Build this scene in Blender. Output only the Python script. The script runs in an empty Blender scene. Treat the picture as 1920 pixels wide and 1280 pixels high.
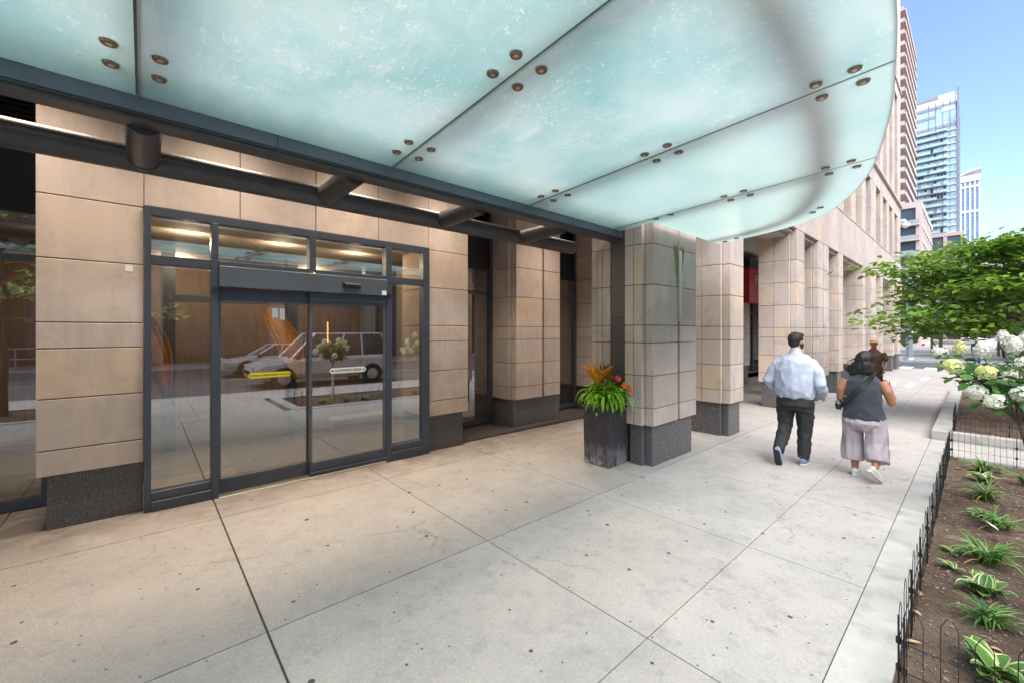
import bpy, math, random
import numpy as np
from mathutils import Vector, Matrix, noise as mnoise
random.seed(7); rng = np.random.default_rng(7)
SC = bpy.context.scene; COL = SC.collection
# ------------------------------------------------------------------ camera, sky, sun, exposure
cd = bpy.data.cameras.new('camera'); cam = bpy.data.objects.new('camera', cd); COL.objects.link(cam)
cam.location = (0, 0, 1.8); cam.rotation_euler = (math.radians(90), 0, math.radians(-41.7))
cd.sensor_width = 36; cd.lens = 775/1920*36; cd.shift_y = -20/1920; cd.clip_end = 3000; cd.clip_start = .05
SC.camera = cam
SUN_EL, SUN_AZ = 50, 212           # azimuth of the sun measured from +Y clockwise
w = bpy.data.worlds.new("World"); SC.world = w; w.use_nodes = True
wt = w.node_tree; bg = wt.nodes['Background']
sky = wt.nodes.new('ShaderNodeTexSky'); sky.sky_type = 'NISHITA'; sky.sun_disc = False
sky.sun_elevation = math.radians(SUN_EL); sky.sun_rotation = math.radians(SUN_AZ)
sky.air_density = 1.0; sky.dust_density = 1.2; sky.ozone_density = 2.2; sky.altitude = 100
wt.links.new(sky.outputs[0], bg.inputs[0]); bg.inputs[1].default_value = .105
sl = bpy.data.lights.new('sun', 'SUN'); sl.energy = 2.5; sl.angle = math.radians(70); sl.color = (1, .95, .88)
so = bpy.data.objects.new('sun', sl); COL.objects.link(so)
_a = math.radians(SUN_AZ); _e = math.radians(SUN_EL)
sdir = Vector((math.sin(_a)*math.cos(_e), math.cos(_a)*math.cos(_e), math.sin(_e)))
so.rotation_euler = sdir.to_track_quat('Z', 'Y').to_euler(); so.location = (0, -10, 30)
SC.view_settings.view_transform = 'Standard'; SC.view_settings.look = 'None'
SC.view_settings.exposure = 1.72; SC.view_settings.gamma = 1
SC.cycles.max_bounces = 10; SC.cycles.transparent_max_bounces = 24; SC.cycles.sample_clamp_indirect = 6
SC.cycles.caustics_reflective = False; SC.cycles.caustics_refractive = False

# ------------------------------------------------------------------ helpers
SLOPE = .011
def gz(x): return -SLOPE*x          # the street falls gently away along +X
class MB:
    def __init__(s): s.v=[]; s.f=[]; s.t=[]; s.m=[]; s.sm=[]
    def add(s, vs, fs, tone=.5, mi=0, smooth=False):
        o=len(s.v); s.v+= [tuple(v) for v in vs]
        for f in fs: s.f.append(tuple(i+o for i in f)); s.t.append(tone); s.m.append(mi); s.sm.append(smooth)
    def box(s,x0,x1,y0,y1,z0,z1,tone=.5,mi=0,c=0):
        if c<=0:
            vs=[(x0,y0,z0),(x1,y0,z0),(x1,y1,z0),(x0,y1,z0),(x0,y0,z1),(x1,y0,z1),(x1,y1,z1),(x0,y1,z1)]
            s.add(vs,[(0,3,2,1),(4,5,6,7),(0,1,5,4),(1,2,6,5),(2,3,7,6),(3,0,4,7)],tone,mi); return
        X=(x0,x1);Y=(y0,y1);Z=(z0,z1); vs=[];idx={}
        for i in (0,1):
            for j in (0,1):
                for k in (0,1):
                    sx,sy,sz=(1-2*i)*c,(1-2*j)*c,(1-2*k)*c
                    for a,p in enumerate([(X[i],Y[j]+sy,Z[k]+sz),(X[i]+sx,Y[j],Z[k]+sz),(X[i]+sx,Y[j]+sy,Z[k])]):
                        idx[(i,j,k,a)]=len(vs); vs.append(p)
        F=[]
        for i in (0,1): F.append([idx[(i,0,0,0)],idx[(i,1,0,0)],idx[(i,1,1,0)],idx[(i,0,1,0)]][::(-1 if i==0 else 1)])
        for j in (0,1): F.append([idx[(0,j,0,1)],idx[(1,j,0,1)],idx[(1,j,1,1)],idx[(0,j,1,1)]][::(1 if j==0 else -1)])
        for k in (0,1): F.append([idx[(0,0,k,2)],idx[(1,0,k,2)],idx[(1,1,k,2)],idx[(0,1,k,2)]][::(-1 if k==0 else 1)])
        for i in (0,1):
            for j in (0,1): F.append([idx[(i,j,0,0)],idx[(i,j,1,0)],idx[(i,j,1,1)],idx[(i,j,0,1)]])
            for k in (0,1): F.append([idx[(i,0,k,0)],idx[(i,1,k,0)],idx[(i,1,k,2)],idx[(i,0,k,2)]])
        for j in (0,1):
            for k in (0,1): F.append([idx[(0,j,k,1)],idx[(1,j,k,1)],idx[(1,j,k,2)],idx[(0,j,k,2)]])
        for i in (0,1):
            for j in (0,1):
                for k in (0,1): F.append([idx[(i,j,k,0)],idx[(i,j,k,1)],idx[(i,j,k,2)]])
        s.add(vs,F,tone,mi)
    def tube(s,pts,r,n=12,tone=.5,mi=0,caps=True,smooth=True):
        pts=[Vector(p) for p in pts]; R=r if isinstance(r,(list,tuple)) else [r]*len(pts)
        vs=[];u=None
        for i,p in enumerate(pts):
            t=(pts[min(i+1,len(pts)-1)]-pts[max(i-1,0)]).normalized()
            if u is None: u=t.orthogonal().normalized()
            else:
                u=(u-t*u.dot(t)); u=u.normalized() if u.length>1e-6 else t.orthogonal().normalized()
            w_=t.cross(u)
            for k in range(n):
                a=2*math.pi*k/n; vs.append(p+(u*math.cos(a)+w_*math.sin(a))*R[i])
        fs=[]
        for i in range(len(pts)-1):
            for k in range(n): fs.append((i*n+k,i*n+(k+1)%n,(i+1)*n+(k+1)%n,(i+1)*n+k))
        s.add(vs,fs,tone,mi,smooth)
        if caps:
            s.add(vs[:n],[tuple(range(n))[::-1]],tone,mi); s.add(vs[-n:],[tuple(range(n))],tone,mi)
    def prism(s,poly,z0,z1,tone=.5,mi=0):
        n=len(poly); vs=[(x,y,z0) for x,y in poly]+[(x,y,z1) for x,y in poly]
        s.add(vs,[tuple(range(n))[::-1],tuple(range(n,2*n))]+[(i,(i+1)%n,n+(i+1)%n,n+i) for i in range(n)],tone,mi)
    def build(s,name,mats,parent=None,kind=None,sub=0):
        me=bpy.data.meshes.new(name); me.from_pydata(s.v,[],s.f)
        a=me.attributes.new('tone','FLOAT','FACE'); a.data.foreach_set('value',s.t)
        me.polygons.foreach_set('material_index',s.m); me.polygons.foreach_set('use_smooth',s.sm)
        o=bpy.data.objects.new(name,me); COL.objects.link(o)
        for m in (mats if isinstance(mats,(list,tuple)) else [mats]): me.materials.append(m)
        if parent is not None: o.parent=parent
        if kind: o['kind']=kind
        me.update(); return o
def empty(name,loc=(0,0,0),rz=0):
    o=bpy.data.objects.new(name,None); COL.objects.link(o); o.location=loc; o.rotation_euler=(0,0,rz); o.empty_display_size=.2; return o
def tag(o,label,cat,group=None,kind=None):
    o['label']=label; o['category']=cat
    if group: o['group']=group
    if kind: o['kind']=kind
    return o
def copy_tree(o,parent=None):
    c=o.copy(); COL.objects.link(c); c.parent=parent
    for ch in list(o.children): copy_tree(ch,c)
    return c
def loc_shift(o,dx,dy=0,dz=0): o.location=(o.location.x+dx,o.location.y+dy,o.location.z+dz)

# ---- materials
def nodes(name):
    m=bpy.data.materials.new(name); m.use_nodes=True; t=m.node_tree; t.nodes.clear()
    out=t.nodes.new('ShaderNodeOutputMaterial'); return m,t,out
def nd(t,typ,ins=None,**kw):
    n=t.nodes.new(typ)
    for k,v in kw.items(): setattr(n,k,v)
    for k,v in (ins or {}).items():
        if isinstance(v,bpy.types.NodeSocket): t.links.new(v,n.inputs[k])
        else: n.inputs[k].default_value=v
    return n
def c4(c): return (c[0],c[1],c[2],1)
def mixc(t,f,a,b,bt='MIX'):
    n=t.nodes.new('ShaderNodeMix'); n.data_type='RGBA'; n.blend_type=bt
    for i,v in ((0,f),(6,a),(7,b)):
        if isinstance(v,bpy.types.NodeSocket): t.links.new(v,n.inputs[i])
        else: n.inputs[i].default_value= v if i==0 else c4(v)
    return n.outputs[2]
def mth(t,op,a,b=0.,clamp=False):
    n=t.nodes.new('ShaderNodeMath'); n.operation=op; n.use_clamp=clamp
    for i,v in ((0,a),(1,b)):
        if isinstance(v,bpy.types.NodeSocket): t.links.new(v,n.inputs[i])
        else: n.inputs[i].default_value=v
    return n.outputs[0]
def ramp(t,f,a,b): # smooth 0..1 between a and b
    n=nd(t,'ShaderNodeMapRange',{0:f,1:a,2:b}); n.clamp=True; return n.outputs[0]
def coord(t,scale=(1,1,1),rot=(0,0,0)):
    tc=t.nodes.new('ShaderNodeTexCoord'); mp=nd(t,'ShaderNodeMapping',{0:tc.outputs['Object']}); mp.inputs['Scale'].default_value=scale; mp.inputs['Rotation'].default_value=rot; return mp.outputs[0]
def noi(t,co,scale,detail=5,rough=.6,dist=0):
    return nd(t,'ShaderNodeTexNoise',{'Vector':co,'Scale':scale,'Detail':detail,'Roughness':rough,'Distortion':dist}).outputs[0]
def mat(name,base,rough=.6,metal=0,var=.12,vs=2.5,tonev=0,bump=0,bs=60,col2=None,c2s=1.2,c2r=(.5,.65),spec=.5,aniso=(1,1,1),coat=0,sheen=0,sss=0,trans=0):
    m,t,out=nodes(name); co=coord(t,aniso)
    n=noi(t,co,vs); b=mixc(t,ramp(t,n,.3,.7),[x*(1-var) for x in base],[min(1,x*(1+var)) for x in base])
    if col2: b=mixc(t,ramp(t,noi(t,co,c2s,6,.65),*c2r),b,col2)
    if tonev:
        at=nd(t,'ShaderNodeAttribute',attribute_name='tone'); f=nd(t,'ShaderNodeMapRange',{0:at.outputs['Fac'],1:0.,2:1.,3:1-tonev,4:1+tonev}).outputs[0]
        cc=nd(t,'ShaderNodeCombineColor',{0:f,1:f,2:f}).outputs[0]; b=mixc(t,1.,b,cc,'MULTIPLY')
    p=nd(t,'ShaderNodeBsdfPrincipled',{'Roughness':rough,'Metallic':metal,'Specular IOR Level':spec,'Coat Weight':coat,'Sheen Weight':sheen})
    t.links.new(b,p.inputs['Base Color'])
    if bump:
        bn=nd(t,'ShaderNodeBump',{'Strength':bump,'Distance':.01,'Height':noi(t,co,bs,6)}); t.links.new(bn.outputs[0],p.inputs['Normal'])
    sh=p.outputs[0]
    if trans:
        tr=nd(t,'ShaderNodeBsdfTranslucent'); t.links.new(b,tr.inputs[0]); mx=nd(t,'ShaderNodeMixShader',{0:trans,1:sh,2:tr.outputs[0]}); sh=mx.outputs[0]
    t.links.new(sh,out.inputs[0]); return m
def emis(name,col,st):
    m,t,out=nodes(name); e=nd(t,'ShaderNodeEmission',{0:c4(col),1:st}); t.links.new(e.outputs[0],out.inputs[0]); return m

def stone_mat():
    m,t,out=nodes('limestone'); co=coord(t); at=nd(t,'ShaderNodeAttribute',attribute_name='tone').outputs['Fac']
    cr=nd(t,'ShaderNodeValToRGB',{0:at}); e=cr.color_ramp; e.elements[0].color=(.45,.365,.325,1); e.elements[1].color=(.60,.47,.36,1)
    x=e.elements.new(.35); x.color=(.53,.46,.425,1); x=e.elements.new(.7); x.color=(.57,.485,.435,1)
    b=cr.outputs[0]
    n1=noi(t,co,1.7,8,.68,.4); b=mixc(t,mth(t,'MULTIPLY',ramp(t,n1,.46,.56),.6),b,(.42,.365,.325))
    n2=noi(t,coord(t,(1,1,.12)),9,5,.6); b=mixc(t,mth(t,'MULTIPLY',ramp(t,n2,.48,.7),.45),b,(.64,.54,.45))
    n3=noi(t,coord(t,(6,6,1.1)),2.2,6,.7); b=mixc(t,mth(t,'MULTIPLY',ramp(t,n3,.58,.70),.5),b,(.40,.335,.29))
    n4=noi(t,co,160,3,.6); b=mixc(t,mth(t,'MULTIPLY',ramp(t,n4,.62,.75),.22),b,(.24,.2,.17))
    n5=noi(t,co,26,7,.75); b=mixc(t,mth(t,'MULTIPLY',ramp(t,n5,.60,.68),.4),b,(.70,.62,.54)); n6=noi(t,co,11,7,.75); b=mixc(t,mth(t,'MULTIPLY',ramp(t,n6,.62,.70),.45),b,(.33,.27,.23))
    b=mixc(t,mth(t,'LESS_THAN',at,0.),b,(.20,.15,.12))
    p=nd(t,'ShaderNodeBsdfPrincipled',{'Roughness':.82,'Specular IOR Level':.3}); t.links.new(b,p.inputs['Base Color'])
    bn=nd(t,'ShaderNodeBump',{'Strength':.25,'Distance':.006,'Height':noi(t,co,70,8,.7)}); t.links.new(bn.outputs[0],p.inputs['Normal'])
    t.links.new(p.outputs[0],out.inputs[0]); return m
def granite_mat():
    m,t,out=nodes('dark_granite'); co=coord(t)
    b=mixc(t,ramp(t,noi(t,co,260,2,.5),.45,.7),(.055,.055,.06),(.22,.22,.235))
    b=mixc(t,mth(t,'MULTIPLY',ramp(t,noi(t,co,90,2,.5),.62,.68),.8),b,(.5,.5,.52))
    b=mixc(t,mth(t,'MULTIPLY',ramp(t,noi(t,coord(t,(1,1,.5)),3,6,.7),.5,.75),.4),b,(.14,.12,.11))
    p=nd(t,'ShaderNodeBsdfPrincipled',{'Roughness':.42}); t.links.new(b,p.inputs['Base Color']); t.links.new(p.outputs[0],out.inputs[0]); return m
def walk_mat():
    m,t,out=nodes('sidewalk_concrete'); co=coord(t); at=nd(t,'ShaderNodeAttribute',attribute_name='tone').outputs['Fac']
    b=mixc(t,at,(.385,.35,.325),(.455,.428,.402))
    b=mixc(t,mth(t,'MULTIPLY',ramp(t,noi(t,co,1.1,7,.7),.40,.66),.55),b,(.28,.27,.265))
    b=mixc(t,mth(t,'MULTIPLY',ramp(t,noi(t,co,5,7,.72),.50,.70),.5),b,(.235,.225,.22))
    b=mixc(t,mth(t,'MULTIPLY',ramp(t,noi(t,coord(t,(1,1.6,1)),26,6,.8),.55,.72),.28),b,(.54,.53,.52))
    b=mixc(t,mth(t,'MULTIPLY',ramp(t,noi(t,co,210,3,.6),.5,.8),.3),b,(.19,.178,.168))
    n7=noi(t,coord(t,(1,3.2,1),(0,0,.35)),34,7,.8); b=mixc(t,mth(t,'MULTIPLY',ramp(t,n7,.51,.60),.36),b,(.26,.245,.23))
    n8=noi(t,coord(t,(3,1,1),(0,0,.2)),48,7,.8); b=mixc(t,mth(t,'MULTIPLY',ramp(t,n8,.52,.60),.38),b,(.62,.60,.57))
    # worn-in stains: greyish faded spots and black chewing gum
    vo=nd(t,'ShaderNodeTexVoronoi',{'Vector':co,'Scale':2.1,'Randomness':1.}); vo.voronoi_dimensions='2D'
    pick=nd(t,'ShaderNodeSeparateColor',{0:vo.outputs['Color']})
    wob=mth(t,'MULTIPLY',noi(t,co,22,2),.035)
    dd=mth(t,'ADD',vo.outputs['Distance'],wob)
    r=mth(t,'MULTIPLY',pick.outputs[1],.032); r=mth(t,'ADD',r,.028)
    g=mth(t,'MULTIPLY',mth(t,'LESS_THAN',dd,r),mth(t,'GREATER_THAN',mth(t,'ADD',pick.outputs[0],mth(t,'MULTIPLY',noi(t,co,.55,2),1.2)),.86))
    b=mixc(t,mth(t,'MULTIPLY',g,.88),b,(.035,.033,.035))
    v2=nd(t,'ShaderNodeTexVoronoi',{'Vector':co,'Scale':3.7},voronoi_dimensions='2D'); p2=nd(t,'ShaderNodeSeparateColor',{0:v2.outputs['Color']})
    g2=mth(t,'MULTIPLY',mth(t,'LESS_THAN',mth(t,'ADD',v2.outputs['Distance'],wob),.1),mth(t,'GREATER_THAN',p2.outputs[0],.45))
    b=mixc(t,mth(t,'MULTIPLY',g2,.22),b,(.2,.18,.17))
    v3=nd(t,'ShaderNodeTexVoronoi',{'Vector':co,'Scale':7.5},voronoi_dimensions='2D'); p3=nd(t,'ShaderNodeSeparateColor',{0:v3.outputs['Color']})
    g3=mth(t,'MULTIPLY',mth(t,'LESS_THAN',mth(t,'ADD',v3.outputs['Distance'],wob),.07),mth(t,'GREATER_THAN',p3.outputs[0],.86))
    b=mixc(t,mth(t,'MULTIPLY',g3,.8),b,(.07,.06,.06))
    ve=nd(t,'ShaderNodeTexVoronoi',{'Vector':nd(t,'ShaderNodeVectorMath',{0:co,1:nd(t,'ShaderNodeVectorMath',{0:nd(t,'ShaderNodeTexNoise',{'Vector':co,'Scale':2.2,'Detail':8.,'Roughness':.7}).outputs[1],1:(.5,.5,.5)},operation='MULTIPLY').outputs[0]}).outputs[0],'Scale':.42},voronoi_dimensions='2D',feature='DISTANCE_TO_EDGE')
    ck=mth(t,'MULTIPLY',ramp(t,ve.outputs['Distance'],.0035,.001),ramp(t,noi(t,co,.7,2),.5,.56)); b=mixc(t,mth(t,'MULTIPLY',ck,.6),b,(.16,.14,.125))
    # brown grime trodden in along the building wall
    sx=nd(t,'ShaderNodeSeparateXYZ',{0:co}); gy=mth(t,'ADD',sx.outputs[1],mth(t,'MULTIPLY',noi(t,co,2.3,5),1.2))
    gm=mth(t,'MULTIPLY',ramp(t,gy,5.35,6.15),ramp(t,noi(t,co,3.1,5,.7),.25,.5))
    b=mixc(t,mth(t,'MULTIPLY',gm,.72),b,(.15,.115,.095))
    p=nd(t,'ShaderNodeBsdfPrincipled',{'Roughness':.86,'Specular IOR Level':.3}); t.links.new(b,p.inputs['Base Color'])
    bn=nd(t,'ShaderNodeBump',{'Strength':.2,'Distance':.004,'Height':noi(t,co,120,8,.75)}); t.links.new(bn.outputs[0],p.inputs['Normal'])
    t.links.new(p.outputs[0],out.inputs[0]); return m
def canopy_mat():
    m,t,out=nodes('frosted_canopy_glass'); co=coord(t); at=nd(t,'ShaderNodeAttribute',attribute_name='tone').outputs['Fac']
    b=mixc(t,at,(.58,.86,.81),(.27,.58,.61)); b=mixc(t,mth(t,'MULTIPLY',ramp(t,noi(t,co,.8,4),.4,.62),.45),b,(.72,.93,.93))
    # dirt lying on the glass: splashes, dried runs and specks; heavier on the panels with a high tone
    dirt=ramp(t,noi(t,co,1.6,7,.7,.6),.42,.72)
    vo=nd(t,'ShaderNodeTexVoronoi',{'Vector':nd(t,'ShaderNodeVectorMath',{0:co,1:nd(t,'ShaderNodeTexNoise',{'Vector':co,'Scale':14.}).outputs[1]}).outputs[0],'Scale':7.},voronoi_dimensions='2D'); pk=nd(t,'ShaderNodeSeparateColor',{0:vo.outputs['Color']})
    sp=mth(t,'MULTIPLY',ramp(t,vo.outputs['Distance'],.22,.16),mth(t,'GREATER_THAN',pk.outputs[0],.66))
    v4=nd(t,'ShaderNodeTexVoronoi',{'Vector':co,'Scale':38.},voronoi_dimensions='2D'); pk4=nd(t,'ShaderNodeSeparateColor',{0:v4.outputs['Color']})
    sp2=mth(t,'MULTIPLY',ramp(t,v4.outputs['Distance'],.32,.1),mth(t,'GREATER_THAN',pk4.outputs[0],.8))
    wv=ramp(t,noi(t,coord(t,(1.6,.35,1),(0,0,.5)),5,9,.75,1.6),.56,.6); wv2=ramp(t,noi(t,coord(t,(1.6,.35,1),(0,0,.5)),5,9,.75,1.6),.66,.61)
    vein=mth(t,'MULTIPLY',wv,wv2)
    d=mth(t,'ADD',mth(t,'MULTIPLY',dirt,.4),mth(t,'MULTIPLY',vein,.25)); d=mth(t,'ADD',d,mth(t,'MULTIPLY',sp,.6)); d=mth(t,'ADD',d,mth(t,'MULTIPLY',sp2,.22))
    d=mth(t,'MULTIPLY',d,at,True)
    b=mixc(t,d,b,(.90,.93,.93))
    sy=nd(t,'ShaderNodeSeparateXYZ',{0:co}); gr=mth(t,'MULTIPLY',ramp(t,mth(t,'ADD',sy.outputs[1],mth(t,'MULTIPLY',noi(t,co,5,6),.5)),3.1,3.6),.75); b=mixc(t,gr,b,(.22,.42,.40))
    df=nd(t,'ShaderNodeBsdfDiffuse'); t.links.new(mixc(t,d,(.34,.62,.62),(.7,.74,.74)),df.inputs[0])
    tr=nd(t,'ShaderNodeBsdfTranslucent'); t.links.new(b,tr.inputs[0])
    m1=nd(t,'ShaderNodeMixShader',{0:.86,1:df.outputs[0],2:tr.outputs[0]})
    gl=nd(t,'ShaderNodeBsdfGlossy',{'Roughness':.3}); fr=nd(t,'ShaderNodeFresnel',{0:1.5})
    m2=nd(t,'ShaderNodeMixShader',{0:mth(t,'MULTIPLY',fr.outputs[0],.55),1:m1.outputs[0],2:gl.outputs[0]})
    t.links.new(m2.outputs[0],out.inputs[0]); return m
def glass_mat(name,tint=(.78,.82,.82),base=.1,mul=1.7,rough=0.):
    m,t,out=nodes(name)
    tr=nd(t,'ShaderNodeBsdfTransparent',{0:c4(tint)}); gl=nd(t,'ShaderNodeBsdfGlossy',{'Roughness':rough,'Color':(.95,.97,1,1)})
    fr=nd(t,'ShaderNodeFresnel',{0:1.5}); f=mth(t,'ADD',mth(t,'MULTIPLY',fr.outputs[0],mul),base,True)
    mx=nd(t,'ShaderNodeMixShader',{0:f,1:tr.outputs[0],2:gl.outputs[0]}); t.links.new(mx.outputs[0],out.inputs[0]); return m
STONE=stone_mat(); GRAN=granite_mat(); WALK=walk_mat(); CANO=canopy_mat()
GLASS=glass_mat('window_glass',(.58,.60,.61),.25,1.7); WGLASS=glass_mat('tower_glass',(.35,.42,.45),.35,1.5,.03)
CLEAR=glass_mat('clear_glass',(.9,.92,.92),.03,1.)
FRAME=mat('slate_grey_aluminium',(.072,.088,.122),.38,.3,.1,3,bump=.03)
FRAMEL=mat('lighter_slate_aluminium',(.115,.14,.175),.35,.3,.08)
NAVY=mat('dark_navy_panel',(.012,.016,.028),.4,0,.2)
STEEL=mat('charcoal_painted_steel',(.060,.062,.068),.42,.25,.18,5,bump=.05,bs=90,col2=(.10,.095,.09),c2s=6,c2r=(.6,.72))
BEAM=mat('blue_grey_painted_steel',(.15,.18,.23),.4,.25,.12,4,col2=(.12,.12,.12),c2s=5,c2r=(.62,.75))
CHROME=mat('brushed_chrome',(.66,.64,.60),.3,.8,.1)
COPPER=mat('brushed_copper_bolt',(.30,.20,.155),.35,.85,.3,60)
ASPH=mat('asphalt',(.085,.085,.095),.85,0,.2,1.5,bump=.4,bs=150,col2=(.12,.12,.13),c2s=.6)
PAINT=mat('road_paint',(.78,.78,.76),.7,0,.12,6,col2=(.45,.45,.45),c2s=5,c2r=(.6,.75))
YPAINT=mat('yellow_road_paint',(.65,.42,.06),.7,0,.12,6)
CURB=mat('curb_concrete',(.41,.40,.375),.85,0,.14,3,tonev=.06,bump=.25,bs=110,col2=(.27,.255,.23),c2s=2.5,c2r=(.5,.7))
WHITE=mat('white_plastic',(.78,.78,.77),.5,0,.04)
BLACK=mat('black_plastic',(.018,.018,.02),.4,0,.1)
RUBBER=mat('rubber',(.02,.02,.02),.8,0,.1)
GREYP=mat('grey_metal_panel',(.105,.105,.10),.45,.2,.18,2,aniso=(1,1,.3))

# ------------------------------------------------------------------ ground
def sheet(mb,x0,x1,y0,y1,dz,tone=.5,mi=0,nx=1):
    for i in range(nx):
        a=x0+(x1-x0)*i/nx; b=x0+(x1-x0)*(i+1)/nx
        mb.add([(a,y0,gz(a)+dz),(b,y0,gz(b)+dz),(b,y1,gz(b)+dz),(a,y1,gz(a)+dz)],[(0,1,2,3)],tone,mi)
mb=MB(); sheet(mb,-300,1500,-600,900,-.30)
g=mb.build('ground',mat('ground_earth',(.16,.15,.14),.9,0,.15,.3)); g['kind']='structure'
# bedding under the slabs, seen in the open joints
mb=MB(); sheet(mb,-14,33.2,.40,2.84,-.02); sheet(mb,-14,33.2,-3.4,-1.70,-.02)
for a_,b_ in ((-14,-4.95),(-.85,2.42),(9.3,10.55),(20.4,33.2)): sheet(mb,a_,b_,-1.70,.40,-.021)
sheet(mb,-14,33.2,2.84,6.6,-.02)
MORT=mat('joint_grit',(.15,.125,.10),.95,0,.35,40,bump=.4)
o=mb.build('sidewalk_bedding',MORT); o['kind']='structure'
mb=MB()
XJ=[-14,-12.35,-10.7,-9.05,-7.4,-5.75,-4.1,-2.45,-.98,.555,2.235,3.86,5.53,7.18,8.83,10.48,12.13,13.78,15.43,17.08,18.73,20.38,22.03,23.68,25.33,26.98,28.63,30.28,31.93,33.2]
YJ=[.53,1.3,2.83,4.87,6.6]
for i in range(len(XJ)-1):
    for j in range(4):
        a,b,c_,d_=XJ[i],XJ[i+1],YJ[j],YJ[j+1]
        gx0=.004; gx1=.004
        if abs(a-.555)<.01: gx0=.007
        if abs(b-.555)<.01: gx1=.007
        gy0=gy1=.0035
        if abs(c_-2.83)<.01: gy0=.006
        if abs(d_-2.83)<.01: gy1=.006
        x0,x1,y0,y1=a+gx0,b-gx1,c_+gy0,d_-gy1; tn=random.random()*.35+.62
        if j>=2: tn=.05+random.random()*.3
        vs=[(x0,y0,gz(x0)),(x1,y0,gz(x1)),(x1,y1,gz(x1)),(x0,y1,gz(x0))]; lo=[(x,y,z-.016) for x,y,z in vs]
        mb.add(vs+lo,[(0,1,2,3),(0,4,5,1),(1,5,6,2),(2,6,7,3),(3,7,4,0)],tn)
# paving between and behind the planters
def slab(a,b,c_,d_,tn=None):
    x0,x1,y0,y1=a+.004,b-.004,c_+.004,d_-.004; tn=random.random() if tn is None else tn
    vs=[(x0,y0,gz(x0)),(x1,y0,gz(x1)),(x1,y1,gz(x1)),(x0,y1,gz(x0))]; lo=[(x,y,z-.016) for x,y,z in vs]
    mb.add(vs+lo,[(0,1,2,3),(0,4,5,1),(1,5,6,2),(2,6,7,3),(3,7,4,0)],tn)
for (a,b) in [(-14,-5.2),(-.72,2.42),(9.37,10.45),(20.5,33.2)]:
    n=max(1,round((b-a)/1.7))
    for i in range(n):
        for (c_,d_) in [(-1.75,-.6),(-.6,.53)]: slab(a+(b-a)*i/n,a+(b-a)*(i+1)/n,c_,d_,.9)
for i in range(len(XJ)-1): slab(XJ[i],XJ[i+1],-3.2,-1.75,.8)
o=mb.build('sidewalk',WALK); o['kind']='structure'
# street, far pavement, cross street, plaza
mb=MB(); sheet(mb,-60,34.0,-14.2,-3.55,-.145); sheet(mb,34.0,45,-60,60,-.145); sheet(mb,45,200,-14.2,-3.55,-.145)
o=mb.build('road',ASPH); o['kind']='structure'
mb=MB()
for k in range(20):
    x=-40+k*6; 
    if x<33 : sheet(mb,x,x+3,-8.95,-8.8,-.141,nx=1,mi=1)
for y0,y1 in [(5.4,6.0),(4.4,5.0),(3.4,4.0),(2.4,3.0),(1.4,2.0),(.4,1.0)]:
    pass
for k in range(8):   # zebra bars of the crossing, running along X
    y0=-1.9+k*1.15; sheet(mb,34.9,37.9,y0,y0+.6,-.141)
sheet(mb,34.2,44.8,6.55,6.75,-.141); sheet(mb,34.2,44.8,-2.35,-2.15,-.141)
sheet(mb,38.4,38.8,-3.4,-14,-.141)
for k in range(9): sheet(mb,35.0+k*1.1,35.6+k*1.1,-6.6,-3.9,-.141)
sheet(mb,24.6,26.6,1.35,1.6,.003); sheet(mb,20.6,22.2,1.55,1.75,.003)
o=mb.build('road_marking',[PAINT,YPAINT]); o['kind']='structure'
mb=MB()
def kerb(x0,x1,y0,y1,h=.0,dep=.16,tone=.5):
    vs=[]
    for x,y in ((x0,y0),(x1,y0),(x1,y1),(x0,y1)): vs.append((x,y,gz(x)+h))
    lo=[(x,y,z-dep) for x,y,z in vs]; mb.add(vs+lo,[(0,1,2,3),(0,4,5,1),(1,5,6,2),(2,6,7,3),(3,7,4,0)],tone)
for i in range(16): kerb(-14+i*2.95,-14+i*2.95+2.942,-3.4,-3.205,.002,.2,random.random())
for i in range(30): kerb(33.21,33.4,-3.2+i*3,-3.2+i*3+2.99,.002,.2,random.random())
for i in range(30): kerb(45.0,45.2,-3.2+i*3,-3.2+i*3+2.99,.002,.2,random.random())
for i in range(30): kerb(-60+i*3,-60+i*3+2.99,-14.4,-14.2,.0,.2,random.random())
o=mb.build('street_curb',CURB); o['kind']='structure'
mb=MB(); sheet(mb,45.2,190,-3.5,60,-.002); sheet(mb,-60,34,-60,-14.4,-.002); sheet(mb,45.2,190,-60,-14.4,-.002)
o=mb.build('plaza_pavement',mat('plaza_concrete',(.28,.26,.24),.85,0,.15,.7)); o['kind']='structure'

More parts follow.
